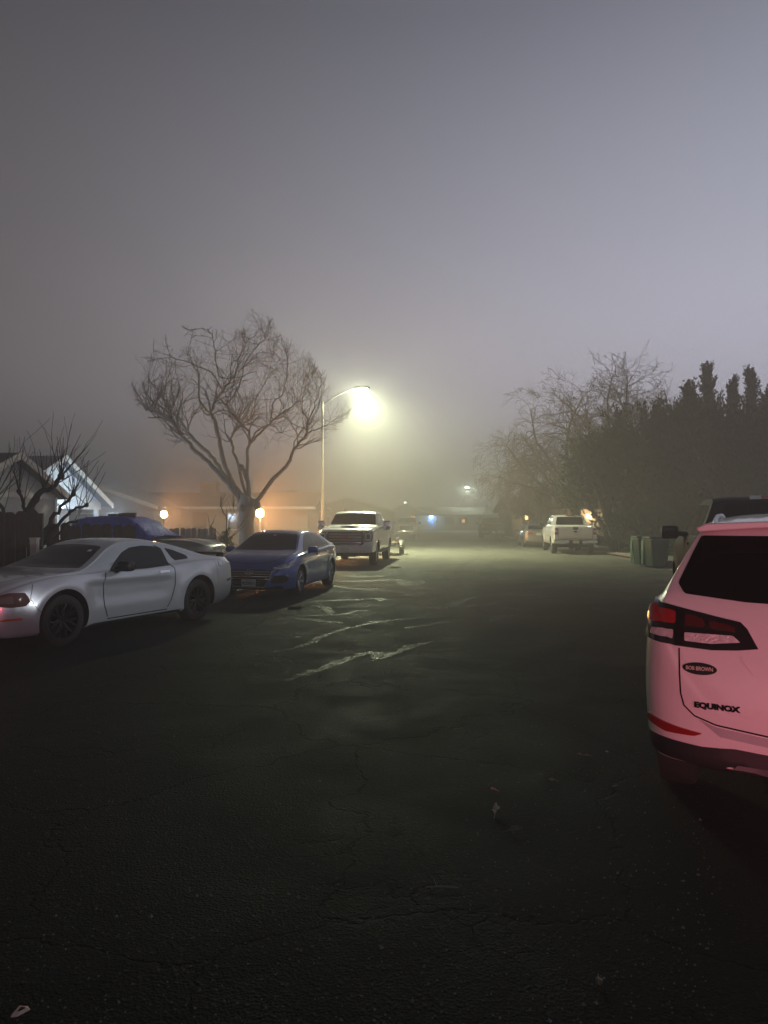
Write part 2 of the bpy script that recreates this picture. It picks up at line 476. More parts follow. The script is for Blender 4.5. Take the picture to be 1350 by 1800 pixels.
mu.seam('door_gap', [(v, [(.60, .93), (.66, .80), (.66, .45), (.60, .30)]) for v in ('left', 'right')] + [(v, [(-.72, .98), (-.80, .90), (-.78, .65), (-.70, .42), (-.62, .30)]) for v in ('left', 'right')] + [(v, [(-.62, .27), (.60, .27)]) for v in ('left', 'right')], w=.014)
mu.seam('side_crease', [(v, [(1.02, .815), (.6, .812), (0, .80), (-.62, .80), (-.74, .74)]) for v in ('left', 'right')], M['silver'], w=.012, off=.006)
mu.seam('bonnet_gap', [('top', [(1.02, .72), (1.5, .70), (1.9, .62), (2.17, .5)]), ('top', [(1.02, -.72), (1.5, -.70), (1.9, -.62), (2.17, -.5)])], w=.008)
mu.seam('bumper_gap', [(v, [(1.80, .885), (1.86, .68), (1.80, .56), (1.74, .50)]) for v in ('left', 'right')] + [(v, [(-1.83, .98), (-1.88, .72), (-1.84, .52)]) for v in ('left', 'right')], w=.006)
for v in ('left', 'right'):
    h = mu.panel('headlight', [(1.86, .655), (1.92, .76), (2.10, .765), (2.24, .72), (2.27, .62), (2.1, .585), (1.92, .59)], v, M['lamp_amber'] if False else principled('amber_headlight', (.10, .04, .03), .5, 0, coat=.1, spec=.2, noise=.5, nscale=14), off=.006, rnd=.02)
    mu.panel('headlight_lens', [(2.06, .63), (2.06, .73), (2.20, .70), (2.22, .64)], v, principled('dim_lens', (.16, .11, .10), .5, spec=.2), off=.011, parent=h, rnd=.02)
    mu.panel('side_marker', [(1.96, .42), (1.97, .45), (2.16, .45), (2.20, .42)], v, M['lamp_amber'], off=.006)
    mu.panel('rear_side_marker', [(-2.16, .59), (-2.16, .625), (-2.30, .645), (-2.30, .61)], v, M['trim'], off=.006)
mu.panel('fuel_door', round_poly([(-1.93, .87), (-1.93, .99), (-2.05, .99), (-2.05, .87)], .06), 'left', M['silver'], off=.006)
mu.seam('fuel_door_gap', [('left', round_poly([(-1.92, .86), (-1.92, .97), (-2.06, .97), (-2.06, .86)], .055) + [(-1.92, .90)])], w=.006)
mu.panel('grille', [(-.42, .60), (-.36, .72), (.36, .72), (.42, .60), (.34, .52), (-.34, .52)], 'front', M['trim'], off=.004)
mu.panel('lower_intake', [(-.62, .29), (-.66, .40), (.66, .40), (.62, .29)], 'front', M['trim'], off=.004)
mu.mir('tail_light', [(.30, .80), (.30, .92), (.66, .91), (.68, .80)], 'rear', M['lamp_red'], off=.005)
mu.both('sill_skirt', [(.92, .20), (.92, .235), (-.90, .235), (-.92, .20)], M['trim'], off=.004)
mu.handle([(-.56, .865)], M['chrome'])
mu.mirror('wing_mirror', (.36, 1.00, 1.005), (.17, .24, .15), M['trim'], stalk=(.06, -.14, -.06))
sp = MB(); sp.rbox((-2.33, 0, 1.075), (.24, 1.36, .045), .5, 8)
for y in (.6, -.6): sp.box((-2.33, y, 1.035), (.12, .06, .06))
sp.build('spoiler', M['trim'], mu.root, 50)
mu.wheels(.235, 7, M['rim_black'], style='split', hub=.055)
st = mu.panel('sticker', [(.47, .40), (.47, .46), (.52, .46), (.52, .40)], 'top', M['plate'], off=.008)

M['white_lens'] = principled('white_lens', (.9, .9, .88), .4)
# ---- blue compact saloon --------------------------------------------------------------------------
M['blue'] = paint('blue_car_paint', (.075, .14, .46), .25, .32)
def el_b(x, z):
    d = 0.0
    for xc in (1.35, -1.35):
        d += .02 * math.exp(-((math.hypot(x - xc, z - .34) - .41) / .08) ** 2)
    if -1.9 < x < 1.6: d += .010 * math.exp(-((z - (.76 - .04 * x)) / .02) ** 2) - .012 * math.exp(-((z - .55) / .10) ** 2) * (1 if abs(x) < .95 else 0)
    return d
el = Car('compact_saloon', 'blue four-door compact saloon facing the camera with barred grille', 'car', (-2.47, 17.25), hd(10.2, False), KERB,
    dict(top=[(-2.35, .90), (-2.33, .98), (-2.25, 1.055), (-2.05, 1.09), (-1.75, 1.13), (-1.2, 1.30), (-.7, 1.395), (-.25, 1.435), (.2, 1.425), (.5, 1.36), (.95, 1.16), (1.32, .995), (1.40, .975), (1.75, .915), (2.0, .82), (2.13, .72), (2.20, .58), (2.22, .46)],
         belt=[(-2.35, .84), (-2.2, .98), (-1.6, 1.0), (-.8, .975), (0, .945), (.8, .915), (1.4, .885), (1.8, .80), (2.05, .70), (2.17, .58), (2.22, .42)],
         bot=[(-2.35, .42), (-2.2, .28), (-1.8, .20), (1.6, .19), (2.1, .19), (2.22, .24)],
         wid=[(-2.35, .62), (-2.3, .74), (-2.15, .82), (-1.8, .875), (-1.3, .90), (-.4, .898), (.5, .898), (1.35, .90), (1.7, .885), (1.95, .83), (2.10, .74), (2.18, .62), (2.22, .46)],
         inset=[(-2.35, .04), (2.22, .05)]),
    M['blue'], 2.70, .325, .215, .36, tumble=.50, bumpf=el_b)
el.both('front_door_window', [(.92, .955), (.70, 1.10), (.35, 1.29), (.12, 1.345), (-.16, 1.355), (-.20, .985)], M['glass'], off=.003, rnd=.03)
el.both('rear_door_window', [(-.26, .99), (-.22, 1.355), (-.60, 1.335), (-.98, 1.24), (-1.02, 1.01)], M['glass'], off=.003, rnd=.03)
el.both('quarter_window', [(-1.07, 1.02), (-1.04, 1.225), (-1.22, 1.165), (-1.42, 1.06), (-1.38, 1.03)], M['glass'], off=.003, rnd=.02)
el.seam('window_trim', [(v, [(.95, .94), (-.2, .968), (-1.02, .995), (-1.45, 1.045)]) for v in ('left', 'right')], M['chrome'], w=.014, off=.006)
el.panel('windshield', [(.50, .54), (1.22, .72), (1.29, .40), (1.31, 0), (1.29, -.40), (1.22, -.72), (.50, -.54), (.46, 0)], 'top', M['glass'], off=.003, rnd=.04)
el.panel('sunroof', [(.18, .36), (.18, -.36), (-.45, -.38), (-.45, .38)], 'top', M['glass'], off=.003, rnd=.04)
el.panel('rear_window', [(-1.0, .48), (-1.0, -.48), (-1.70, -.58), (-1.70, .58)], 'top', M['glass'], off=.003, rnd=.04)
el.seam('door_gap', [(v, p) for v in ('left', 'right') for p in ([(.98, .92), (1.0, .70), (.92, .40), (.86, .26)], [(-.22, .96), (-.24, .60), (-.22, .26)], [(-1.05, .98), (-1.02, .80), (-.93, .60), (-.88, .26)], [(-.9, .255), (.88, .255)])], w=.008)
el.seam('bonnet_gap', [('top', [(1.36, .76), (1.7, .72), (1.95, .60), (2.08, .40), (2.12, 0), (2.08, -.40), (1.95, -.60), (1.7, -.72), (1.36, -.76)])], w=.008)
el.seam('bonnet_crease', [('top', [(1.42, .50), (1.8, .42), (2.05, .34)]), ('top', [(1.42, -.50), (1.8, -.42), (2.05, -.34)])], M['blue'], w=.03, off=.005)
g = el.panel('grille', [(-.50, .60), (-.30, .625), (.30, .625), (.50, .60), (.46, .44), (.34, .265), (-.34, .265), (-.46, .44)], 'front', M['trim'], off=.006, rnd=.02)
for i, z in enumerate((.575, .525, .475, .425, .375, .325, .285)):
    w = .46 - max(0, (.44 - z)) * .62
    el.seam('grille_bar', [('front', [(-w, z), (0, z + .005), (w, z)])], M['chrome'] if i != 1 else M['rim_alloy'], w=.011, off=.018, parent=g)
el.seam('grille_frame', [('front', [(-.50, .60), (-.46, .44), (-.34, .26), (.34, .26), (.46, .44), (.50, .60)])], M['rim_alloy'], w=.014, off=.016, parent=g)
em = el.panel('badge', [(.092 * math.cos(a), .565 + .05 * math.sin(a)) for a in [2 * math.pi * i / 24 for i in range(24)]], 'front', M['trim'], off=.022, thick=.02)
el.seam('badge_ring', [('front', [(.088 * math.cos(a), .565 + .047 * math.sin(a)) for a in [2 * math.pi * i / 32 for i in range(33)]])], M['chrome'], w=.014, off=.028, parent=em)
el.seam('badge_mark', [('front', [(-.052, .535), (-.022, .597)]), ('front', [(.022, .533), (.052, .595)]), ('front', [(-.038, .560), (.040, .571)])], M['chrome'], w=.016, off=.029, parent=em)
for sg in (1, -1):
    m = lambda P: [(p[0] * sg, p[1]) for p in P]
    h = el.panel('headlight', m([(.50, .655), (.62, .705), (.78, .765), (.858, .80), (.86, .72), (.80, .66), (.66, .63)]), 'front', principled('headlight_housing', (.40, .41, .43), .1, .2, coat=1, noise=.4, nscale=30), off=.005, rnd=.02)
    el.panel('headlight_lens', round_poly(m([(.66, .665), (.70, .715), (.765, .745), (.775, .68)]), .03), 'front', M['lamp_clear'], off=.010, parent=h)
    el.seam('daytime_strip', [('front', m([(.53, .66), (.66, .643), (.79, .668), (.84, .72)]))], M['white_lens'], w=.026, off=.011, parent=h)
    el.panel('side_reflector', m([(.815, .69), (.84, .76), (.855, .78), (.852, .71)]), 'front', M['lamp_amber'], off=.011, parent=h)
    v = el.panel('bumper_vent', m([(.53, .50), (.72, .505), (.80, .46), (.80, .385), (.72, .35), (.46, .345)]), 'front', M['trim'], off=.005, rnd=.02)
    el.seam('vent_trim', [('front', m([(.50, .345), (.72, .342), (.80, .38), (.805, .47), (.75, .51)]))], M['chrome'], w=.014, off=.011, parent=v)
    el.panel('lower_lip', m([(0, .20), (0, .235), (.40, .235), (.62, .285), (.74, .27), (.70, .205)]), 'front', M['trim'], off=.006)
pl = el.panel('number_plate', [(-.155, .27), (-.155, .42), (.155, .42), (.155, .27)], 'front', M['plate'], off=.032, thick=.03)
el.letters('plate_number', '7EZ0011', 'front', 0, .335, .085, M['plate_ink'], 1.0, .002, pl, off=.034)
el.letters('plate_state', 'California', 'front', 0, .398, .035, principled('plate_script', (.25, .03, .04), .6), 1, 0, pl, off=.034)
el.mir('tail_light', [(.36, .84), (.40, .95), (.80, .97), (.80, .84)], 'rear', M['lamp_red'], off=.005)
el.both('sill_skirt', [(.94, .19), (.94, .25), (-.93, .25), (-.95, .19)], M['blue'], off=.02)
el.handle([(-.10, .865), (-.92, .895)], M['chrome'])
el.mirror('wing_mirror', (.76, 1.0, .995), (.15, .23, .135), M['blue'], stalk=(.03, -.12, -.06))
el.wheels(.225, 5, M['rim_alloy'], style='split')
el.panel('mirror_sticker', [(.60, .0), (.60, .06), (.63, .06), (.63, .0)], 'top', M['plate'], off=.006)

# ---- pickups --------------------------------------------------------------------------------------
def pickup(name, label, loc, heading, mat, L=5.9, W=2.03, H=1.95, wb=3.68, fo=.95, wr=.40, group=KERB, tw=.27, hoodz=1.30, bedz=1.36, cabf=1.20, cabr=-1.05, clear=.42, tum=.34, door2=True, flare=.03):
    x1 = wb / 2 + fo; x0 = x1 - L; h = H
    top = [(x0, bedz - .03), (x0 + .03, bedz), (x0 + .3, bedz + .005), (cabr - .10, bedz + .02), (cabr - .05, bedz + .05), (cabr + .06, h - .10), (cabr + .20, h - .03), (cabr + .7, h - .002), (cabr + 1.2, h), (cabr + 1.55, h - .03), (cabr + 1.72, h - .09), (cabf + .1, hoodz + .13), (cabf + .2, hoodz + .10), (cabf + .6, hoodz + .07), (x1 - .25, hoodz + .0), (x1 - .08, hoodz - .06), (x1 - .02, hoodz - .14), (x1, hoodz - .26)]
    belt = [(x0, bedz - .05), (cabr, bedz - .03), (cabf, hoodz + .02), (x1 - .3, hoodz - .07), (x1 - .05, hoodz - .22), (x1, hoodz - .32)]
    bot = [(x0, clear + .14), (x0 + .25, clear + .08), (0, clear), (x1 - .3, clear), (x1, clear + .04)]
    w = W / 2
    wid = [(x0, w - .03), (x0 + .06, w - .005), (-wb / 2, w), (0, w - .015), (wb / 2, w), (x1 - .35, w - .02), (x1 - .12, w - .07), (x1 - .03, w - .13), (x1, w - .22)]
    def bp(x, z):
        d = 0
        for xc in (wb / 2, -wb / 2): d += flare * math.exp(-((math.hypot(x - xc, z - wr) - wr * 1.2) / .09) ** 2)
        return d - .018 * math.exp(-((z - (clear + .38)) / .12) ** 2) * (1 if abs(x) < wb / 2 - .5 else 0)
    c = Car(name, label, 'pickup truck', loc, heading, group, dict(top=top, belt=belt, bot=bot, wid=wid, inset=[(x0, .03), (x1, .045)]), mat, wb, wr, tw, wr * 1.22, tumble=tum, bumpf=bp, crown=.05)
    c.x0, c.x1 = x0, x1; c.cabr, c.cabf, c.H, c.hoodz, c.bedz, c.w, c.clear = cabr, cabf, H, hoodz, bedz, w, clear
    bz = hoodz + .07; tz = H - .12
    mid = cabr + 1.02
    c.both('front_door_window', [(cabf - .02, bz), (cabr + 1.72, tz - .03), (mid + .45, tz), (mid + .03, tz), (mid + .03, bz)], M['glass'], off=.003, rnd=.03)
    if door2: c.both('rear_door_window', [(mid - .04, bz), (mid - .04, tz), (cabr + .24, tz - .02), (cabr + .17, bz)], M['glass'], off=.003, rnd=.03)
    c.panel('windshield', [(cabr + 1.74, w - .26), (cabf + .02, w - .17), (cabf + .07, 0), (cabf + .02, -w + .17), (cabr + 1.74, -w + .26), (cabr + 1.70, 0)], 'top', M['glass'], off=.003, rnd=.04)
    c.seam('door_gap', [(v, p) for v in ('left', 'right') for p in ([(cabf + .05, bz - .05), (cabf + .02, clear + .12)], [(mid, bz - .03), (mid, clear + .10)], [(cabr + .10, bz - .05), (cabr + .14, clear + .35), (cabr + .32, clear + .08)], [(cabr - .06, bedz), (cabr - .06, clear + .1)], [(cabr + .3, clear + .09), (cabf, clear + .09)])], w=.011)
    c.handle([(mid + .14, bz - .12), (cabr + .28, bz - .12)], M['chrome'] if name == 'heavy_pickup' else mat)
    return c

# white heavy-duty pickup facing the camera
gm = pickup('heavy_pickup', 'white heavy duty pickup facing the camera with tall barred grille and tow mirrors', (-1.03, 28.3), hd(6.7, False), M['white_paint'], L=6.3, W=2.08, H=2.03, wb=4.0, fo=1.0, wr=.42, hoodz=1.36, bedz=1.46, cabf=1.25, cabr=-1.05, clear=.50, tum=.33)
x1 = gm.x1
g = gm.panel('grille', [(-.68, 1.12), (-.64, 1.24), (.64, 1.24), (.68, 1.12), (.66, .82), (.50, .74), (-.50, .74), (-.66, .82)], 'front', M['rim_black'], off=.02, thick=.03)
for z in (1.18, 1.08, .98, .88, .80):
    w_ = .58 if z > .85 else .5
    gm.seam('grille_slot', [('front', [(-w_, z), (w_, z)])], M['trim'], w=.05, off=.024, parent=g)
    gm.seam('grille_bar', [('front', [(-w_, z - .015), (w_, z - .015)])], M['chrome'], w=.020, off=.034, parent=g)
gm.letters('grille_lettering', 'GMC', 'front', 0, 1.06, .14, M['lamp_red'], 1.3, .006, g, off=.045)
for sg in (1, -1):
    m = lambda P: [(p[0] * sg, p[1]) for p in P]
    h = gm.panel('headlight', m([(.70, .90), (.70, 1.22), (.93, 1.22), (.95, 1.10), (.93, .93)]), 'front', M['lamp_clear'], off=.008, rnd=.03)
    gm.seam('headlight_frame', [('front', m([(.70, .90), (.70, 1.22), (.93, 1.22), (.95, 1.10), (.93, .93), (.70, .90)]))], M['trim'], w=.03, off=.012, parent=h)
    gm.panel('headlight_housing', m([(.76, 1.0), (.76, 1.16), (.88, 1.16), (.89, 1.0)]), 'front', M['trim'], off=.012, parent=h, rnd=.03)
    gm.panel('fog_lamp', m([(.80, .56), (.80, .72), (.88, .72), (.88, .56)]), 'front', M['trim'], off=.02, rnd=.02)
    gm.panel('tow_hook', m([(.50, .50), (.50, .57), (.60, .57), (.60, .50)]), 'front', M['trim'], off=.03, rnd=.02)
bb = MB(); bb.rbox((x1 - .06, 0, .635), (.30, 2.0, .27), .28, 10); bb.build('front_bumper', M['white_paint'], gm.root, 50)
bb = MB(); bb.rbox((x1 - .16, 0, .47), (.2, 1.7, .16), .3, 8); bb.build('air_dam', M['trim'], gm.root, 50)
bb = MB(); bb.box((x1 + .098, 0, .60), (.012, .32, .16)); p_ = bb.build('number_plate', M['plate'], gm.root)
bb = MB(); bb.rbox((2.15, 0, 1.455), (.6, .62, .05), .5, 8); bb.build('bonnet_scoop', M['white_paint'], gm.root, 50)
gm.panel('scoop_intake', [(-.27, 1.41), (-.27, 1.44), (.27, 1.44), (.27, 1.41)], 'front', M['trim'], off=.3) if False else None
bb = MB(); bb.box((2.455, 0, 1.45), (.02, .46, .03)); bb.build('scoop_intake', M['trim'], gm.root)
gm.mirror('tow_mirror', (1.02, 1.27, 1.47), (.16, .27, .36), M['chrome'], stalk=(.0, -.28, -.12), e=.3)
bb = MB(); bb.tube([(-.1, -.55, 2.0), (-.12, -.55, 2.14)], .012, 6); bb.rbox((-.1, -.55, 2.03), (.16, .06, .08), .7, 6); bb.build('roof_antenna', M['trim'], gm.root, 50)
gm.wheels(.27, 8, M['rim_alloy'])
for sg in (1, -1):
    bb = MB(); bb.box((-.1, sg * .98, .47), (2.5, .16, .06)); bb.build('running_board', M['trim'], gm.root)
bb = MB(); bb.box((0, 0, .42), (4.4, .5, .2)); bb.tube([(2.0, -.8, .42), (2.0, .8, .42)], .08, 8); bb.tube([(-2.0, -.8, .42), (-2.0, .8, .42)], .09, 8); bb.build('chassis', M['well'], gm.root)

# white half-ton pickup, tail towards the camera
fo = pickup('crew_pickup', 'white crew cab pickup showing its tailgate and chrome rear bumper', (9.58, 37.3), hd(6.6), M['white_paint'], L=5.88, W=2.03, H=1.95, wb=3.68, fo=.95, wr=.39, clear=.46)
def tail(c, zt, zb, lampcol, bump_mat, oval=True):
    x0 = c.x0
    c.seam('tailgate_gap', [('rear', [(-.80, zt), (-.80, zb + .02), (.80, zb + .02), (.80, zt)])], w=.014)
    for sg in (1, -1):
        m = lambda P: [(p[0] * sg, p[1]) for p in P]
        t = c.panel('tail_light', m([(.825, zt - .36), (.825, zt - .04), (.985, zt - .04), (.985, zt - .36)]), 'rear', lampcol, off=.006, rnd=.02)
        c.panel('reversing_lens', m([(.845, zt - .23), (.845, zt - .15), (.965, zt - .15), (.965, zt - .23)]), 'rear', M['lamp_clear'], off=.011, parent=t)
    c.panel('tailgate_handle', [(-.13, zt - .06), (-.12, zt + .02), (.12, zt + .02), (.13, zt - .06), (.07, zt - .13), (-.07, zt - .13)], 'rear', M['trim'], off=.007)
    b = MB(); b.rbox((x0 - .02, .66, zb - .10), (.24, .72, .20), .3, 8); b.rbox((x0 - .02, -.66, zb - .10), (.24, .72, .20), .3, 8); bo = b.build('rear_bumper', bump_mat, c.root, 50)
    b = MB(); b.box((x0 - .03, 0, zb - .13), (.16, .66, .2)); b.build('bumper_centre', M['trim'], bo)
    b = MB(); b.box((x0 - .12, 0, zb - .12), (.012, .30, .14)); b.build('number_plate', M['plate'], c.root)
    c.panel('rear_window', [(-.70, c.bedz + .07), (-.62, c.H - .12), (.62, c.H - .12), (.70, c.bedz + .07)], 'rear', M['glass_black'], off=.004, rnd=.04)
    b = MB(); b.box((0, 0, c.clear - .04), (c.wb + .8, .45, .2)); b.tube([(-c.wb / 2, -.8, c.wr), (-c.wb / 2, .8, c.wr)], .08, 8); b.rbox((-c.wb / 2, 0, c.wr), (.34, .36, .34), .8, 6); b.tube([(c.wb / 2, -.8, c.wr), (c.wb / 2, .8, c.wr)], .07, 8); b.build('chassis', M['well'], c.root)
    b = MB(); b.box((c.cabr + .10, 0, c.H - .035), (.06, .36, .045)); b.build('brake_light', M['lamp_red'], c.root)
tail(fo, 1.32, .74, M['lamp_red'], M['chrome'])
fo.panel('tailgate_badge', [(.10 * math.cos(a), 1.11 + .045 * math.sin(a)) for a in [2 * math.pi * i / 20 for i in range(20)]], 'rear', M['trim'], off=.010)
fo.mirror('wing_mirror', (1.02, 1.16, 1.40), (.13, .24, .22), M['trim'], stalk=(0, -.2, -.08))
fo.wheels(.25, 6, M['rim_alloy'])

# dark pickup ahead of the near white car
M['dark_grey'] = principled('dark_grey_car_paint', (.022, .022, .024), .5, 0, coat=0, spec=.03)
ra = pickup('dark_pickup', 'dark grey pickup with tow mirror parked just ahead of the near white car', (5.62, 10.62), hd(17.5), M['dark_grey'], L=5.9, W=2.04, H=2.02, wb=3.75, fo=1.0, wr=.42, hoodz=1.36, bedz=1.44, clear=.50)
tail(ra, 1.40, .80, M['lamp_darkred'], M['chrome'])
ra.mirror('tow_mirror', (1.0, 1.18, 1.47), (.14, .27, .22), M['trim'], stalk=(0, -.28, -.04), e=.35)
ra.wheels(.26, 6, M['chrome'])
ra.seam('window_trim', [(v, [(1.15, 1.41), (.4, 1.425), (-.95, 1.435)]) for v in ('left', 'right')], M['chrome'], w=.02, off=.008)
for k_ in (1, -1):
    b = MB(); b.box((-.99, k_ * .24, 1.985), (.05, .14, .05)); b.build('cargo_light', M['lamp_clear'], ra.root)
for v in ('left', 'right'):
    ra.panel('chrome_side_step', [(-.9, .50), (-.9, .56), (1.2, .56), (1.2, .50)], v, M['chrome'], off=.03)
    ra.panel('door_moulding', [(-.9, .86), (-.9, .90), (1.1, .90), (1.1, .86)], v, M['chrome'], off=.012)
    ra.panel('bed_side_trim', [(-2.7, 1.405), (-2.7, 1.44), (-1.15, 1.455), (-1.15, 1.42)], v, M['trim'], off=.006)

# far dark pickup on the right and far pale pickup on the left
fd = pickup('black_pickup', 'black pickup parked far down the right kerb, blurred by fog', (9.9, 66), hd(4), M['trim'], L=5.8, W=2.0, H=1.93, wb=3.6, wr=.40)
tail(fd, 1.32, .74, M['lamp_darkred'], M['rim_alloy'])
fd.mirror('wing_mirror', (1.02, 1.18, 1.40), (.13, .26, .24), M['trim'], stalk=(0, -.2, -.08))
fd.wheels(.25, 6, M['rim_alloy'])
M['silver_far'] = paint('pale_car_paint', (.62, .62, .62), .2, .35)
fp = pickup('pale_pickup', 'pale pickup facing the camera beyond the trailer, faded by fog', (2.15, 66), hd(3, False), M['silver_far'], L=5.8, W=2.02, H=1.95, wb=3.6, wr=.40)
fp.panel('grille', [(-.6, .80), (-.6, 1.14), (.6, 1.14), (.6, .80)], 'front', M['trim'], off=.012, rnd=.04)
fp.mir('headlight', [(.64, .95), (.64, 1.14), (.86, 1.14), (.86, .95)], 'front', M['lamp_clear'], off=.012, rnd=.02)
b = MB(); b.rbox((fp.x1 - .05, 0, .62), (.26, 1.9, .26), .3, 8); b.build('front_bumper', M['chrome'], fp.root, 50)
fp.mirror('wing_mirror', (1.02, 1.18, 1.42), (.13, .26, .24), M['trim'], stalk=(0, -.2, -.08))
fp.wheels(.25, 6, M['rim_alloy'])

# ---- tan saloon beyond the white pickup ------------------------------------------------------------
M['tan'] = paint('tan_car_paint', (.30, .27, .23), .4, .32)
ts = Car('tan_saloon', 'tan saloon with red tail lamps parked in front of the white crew cab pickup', 'car', (9.62, 45.6), hd(5), KERB,
    dict(top=[(-2.35, .92), (-2.3, 1.02), (-2.0, 1.06), (-1.75, 1.09), (-1.15, 1.36), (-.8, 1.41), (0, 1.43), (.4, 1.38), (1.15, 1.0), (1.6, .93), (2.05, .80), (2.2, .62)],
         belt=[(-2.35, .84), (-2.2, .97), (-1, .95), (1, .90), (1.9, .76), (2.2, .5)], bot=[(-2.35, .38), (-2.1, .25), (0, .2), (2.2, .24)],
         wid=[(-2.35, .70), (-2.25, .83), (-1.8, .88), (0, .89), (1.6, .88), (2.0, .80), (2.2, .55)]), M['tan'], 2.68, .32, .21, .36, tumble=.42, nst=80)
ts.both('side_window', [(.98, .95), (.35, 1.30), (-.7, 1.34), (-1.25, 1.10), (-1.25, .99)], M['glass'], off=.003, rnd=.03)
ts.panel('rear_window', [(-.58, 1.10), (-.48, 1.34), (.48, 1.34), (.58, 1.10)], 'rear', M['glass'], off=.004, rnd=.03)
ts.panel('windshield', [(.42, .50), (1.08, .66), (1.1, 0), (1.08, -.66), (.42, -.50)], 'top', M['glass'], off=.003, rnd=.03)
ts.mir('tail_light', [(.34, .78), (.34, .92), (.72, .94), (.74, .78)], 'rear', M['lamp_red'], off=.005, rnd=.02)
ts.panel('number_plate', [(-.15, .74), (-.15, .88), (.15, .88), (.15, .74)], 'rear', M['plate'], off=.006)
ts.seam('boot_gap', [('rear', [(-.72, .98), (-.72, .70), (.72, .70), (.72, .98)])], w=.01)
ts.mirror('wing_mirror', (.66, 1.0, 1.0), (.12, .2, .13), M['trim'], stalk=(.03, -.12, -.06))
ts.wheels(.21, 5, M['rim_alloy'])

# ---- near white crossover, rear corner -------------------------------------------------------------
def eq_b(x, z):
    d = 0.0
    for xc in (1.3625, -1.3625): d += .02 * math.exp(-((math.hypot(x - xc, z - .36) - .43) / .08) ** 2)
    return d
eq = Car('white_crossover', 'white crossover seen from its rear corner, lit pink, with black rear window', 'car', (3.244, 5.448), hd(27.5), KERB,
    dict(top=[(-2.34, .74), (-2.325, .86), (-2.285, 1.0), (-2.24, 1.12), (-2.20, 1.20), (-2.14, 1.285), (-2.08, 1.345), (-1.86, 1.575), (-1.80, 1.632), (-1.68, 1.665), (-1.3, 1.705), (-.5, 1.725), (.25, 1.66), (.6, 1.54), (1.25, 1.12), (1.35, 1.08), (1.8, 1.0), (2.15, .86), (2.28, .66), (2.31, .5)],
         belt=[(-2.34, .68), (-2.30, .88), (-2.25, 1.04), (-2.20, 1.14), (-2.12, 1.20), (-1.9, 1.225), (-1.5, 1.19), (-.5, 1.10), (.8, 1.04), (1.4, 1.0), (2.0, .86), (2.2, .66), (2.31, .44)],
         bot=[(-2.34, .42), (-2.25, .40), (-2.0, .37), (-1.6, .28), (1.7, .22), (2.31, .30)],
         wid=[(-2.34, .52), (-2.325, .64), (-2.29, .755), (-2.24, .83), (-2.16, .885), (-2.02, .915), (-1.6, .925), (0, .915), (1.36, .925), (1.8, .90), (2.1, .78), (2.25, .62), (2.31, .45)],
         inset=[(-2.34, .015), (-2.2, .03), (-1.8, .06), (0, .05), (2.31, .05)]),
    M['white_paint'], 2.725, .36, .235, .40, tumble=.46, nst=190, bumpf=eq_b, crown=.05)
eq.panel('rear_window', [(-.70, 1.275), (-.735, 1.325), (-.665, 1.50), (-.63, 1.582), (.63, 1.582), (.665, 1.50), (.735, 1.325), (.70, 1.275), (.4, 1.245), (0, 1.235), (-.4, 1.245)], 'rear', M['glass_black'], off=.005, rnd=.015, grid=.04)
eq.both('cargo_window', [(-1.92, 1.28), (-1.66, 1.56), (-1.15, 1.56), (-1.1, 1.22)], M['glass_black'], off=.003, rnd=.03)
eq.both('rear_door_window', [(-1.03, 1.22), (-1.03, 1.56), (-.15, 1.575), (-.12, 1.15)], M['glass_black'], off=.003, rnd=.03)
eq.both('front_door_window', [(-.06, 1.15), (-.08, 1.575), (.42, 1.54), (.98, 1.14)], M['glass_black'], off=.003, rnd=.03)
eq.panel('windshield', [(.55, .56), (1.16, .70), (1.2, 0), (1.16, -.70), (.55, -.56)], 'top', M['glass_black'], off=.003, rnd=.03)
eq.seam('door_gap', [(v, p) for v in ('left', 'right') for p in ([(-.1, 1.12), (-.1, .35)], [(-1.06, 1.18), (-1.1, .75), (-.95, .4)], [(1.05, 1.08), (.95, .35)])], w=.008)
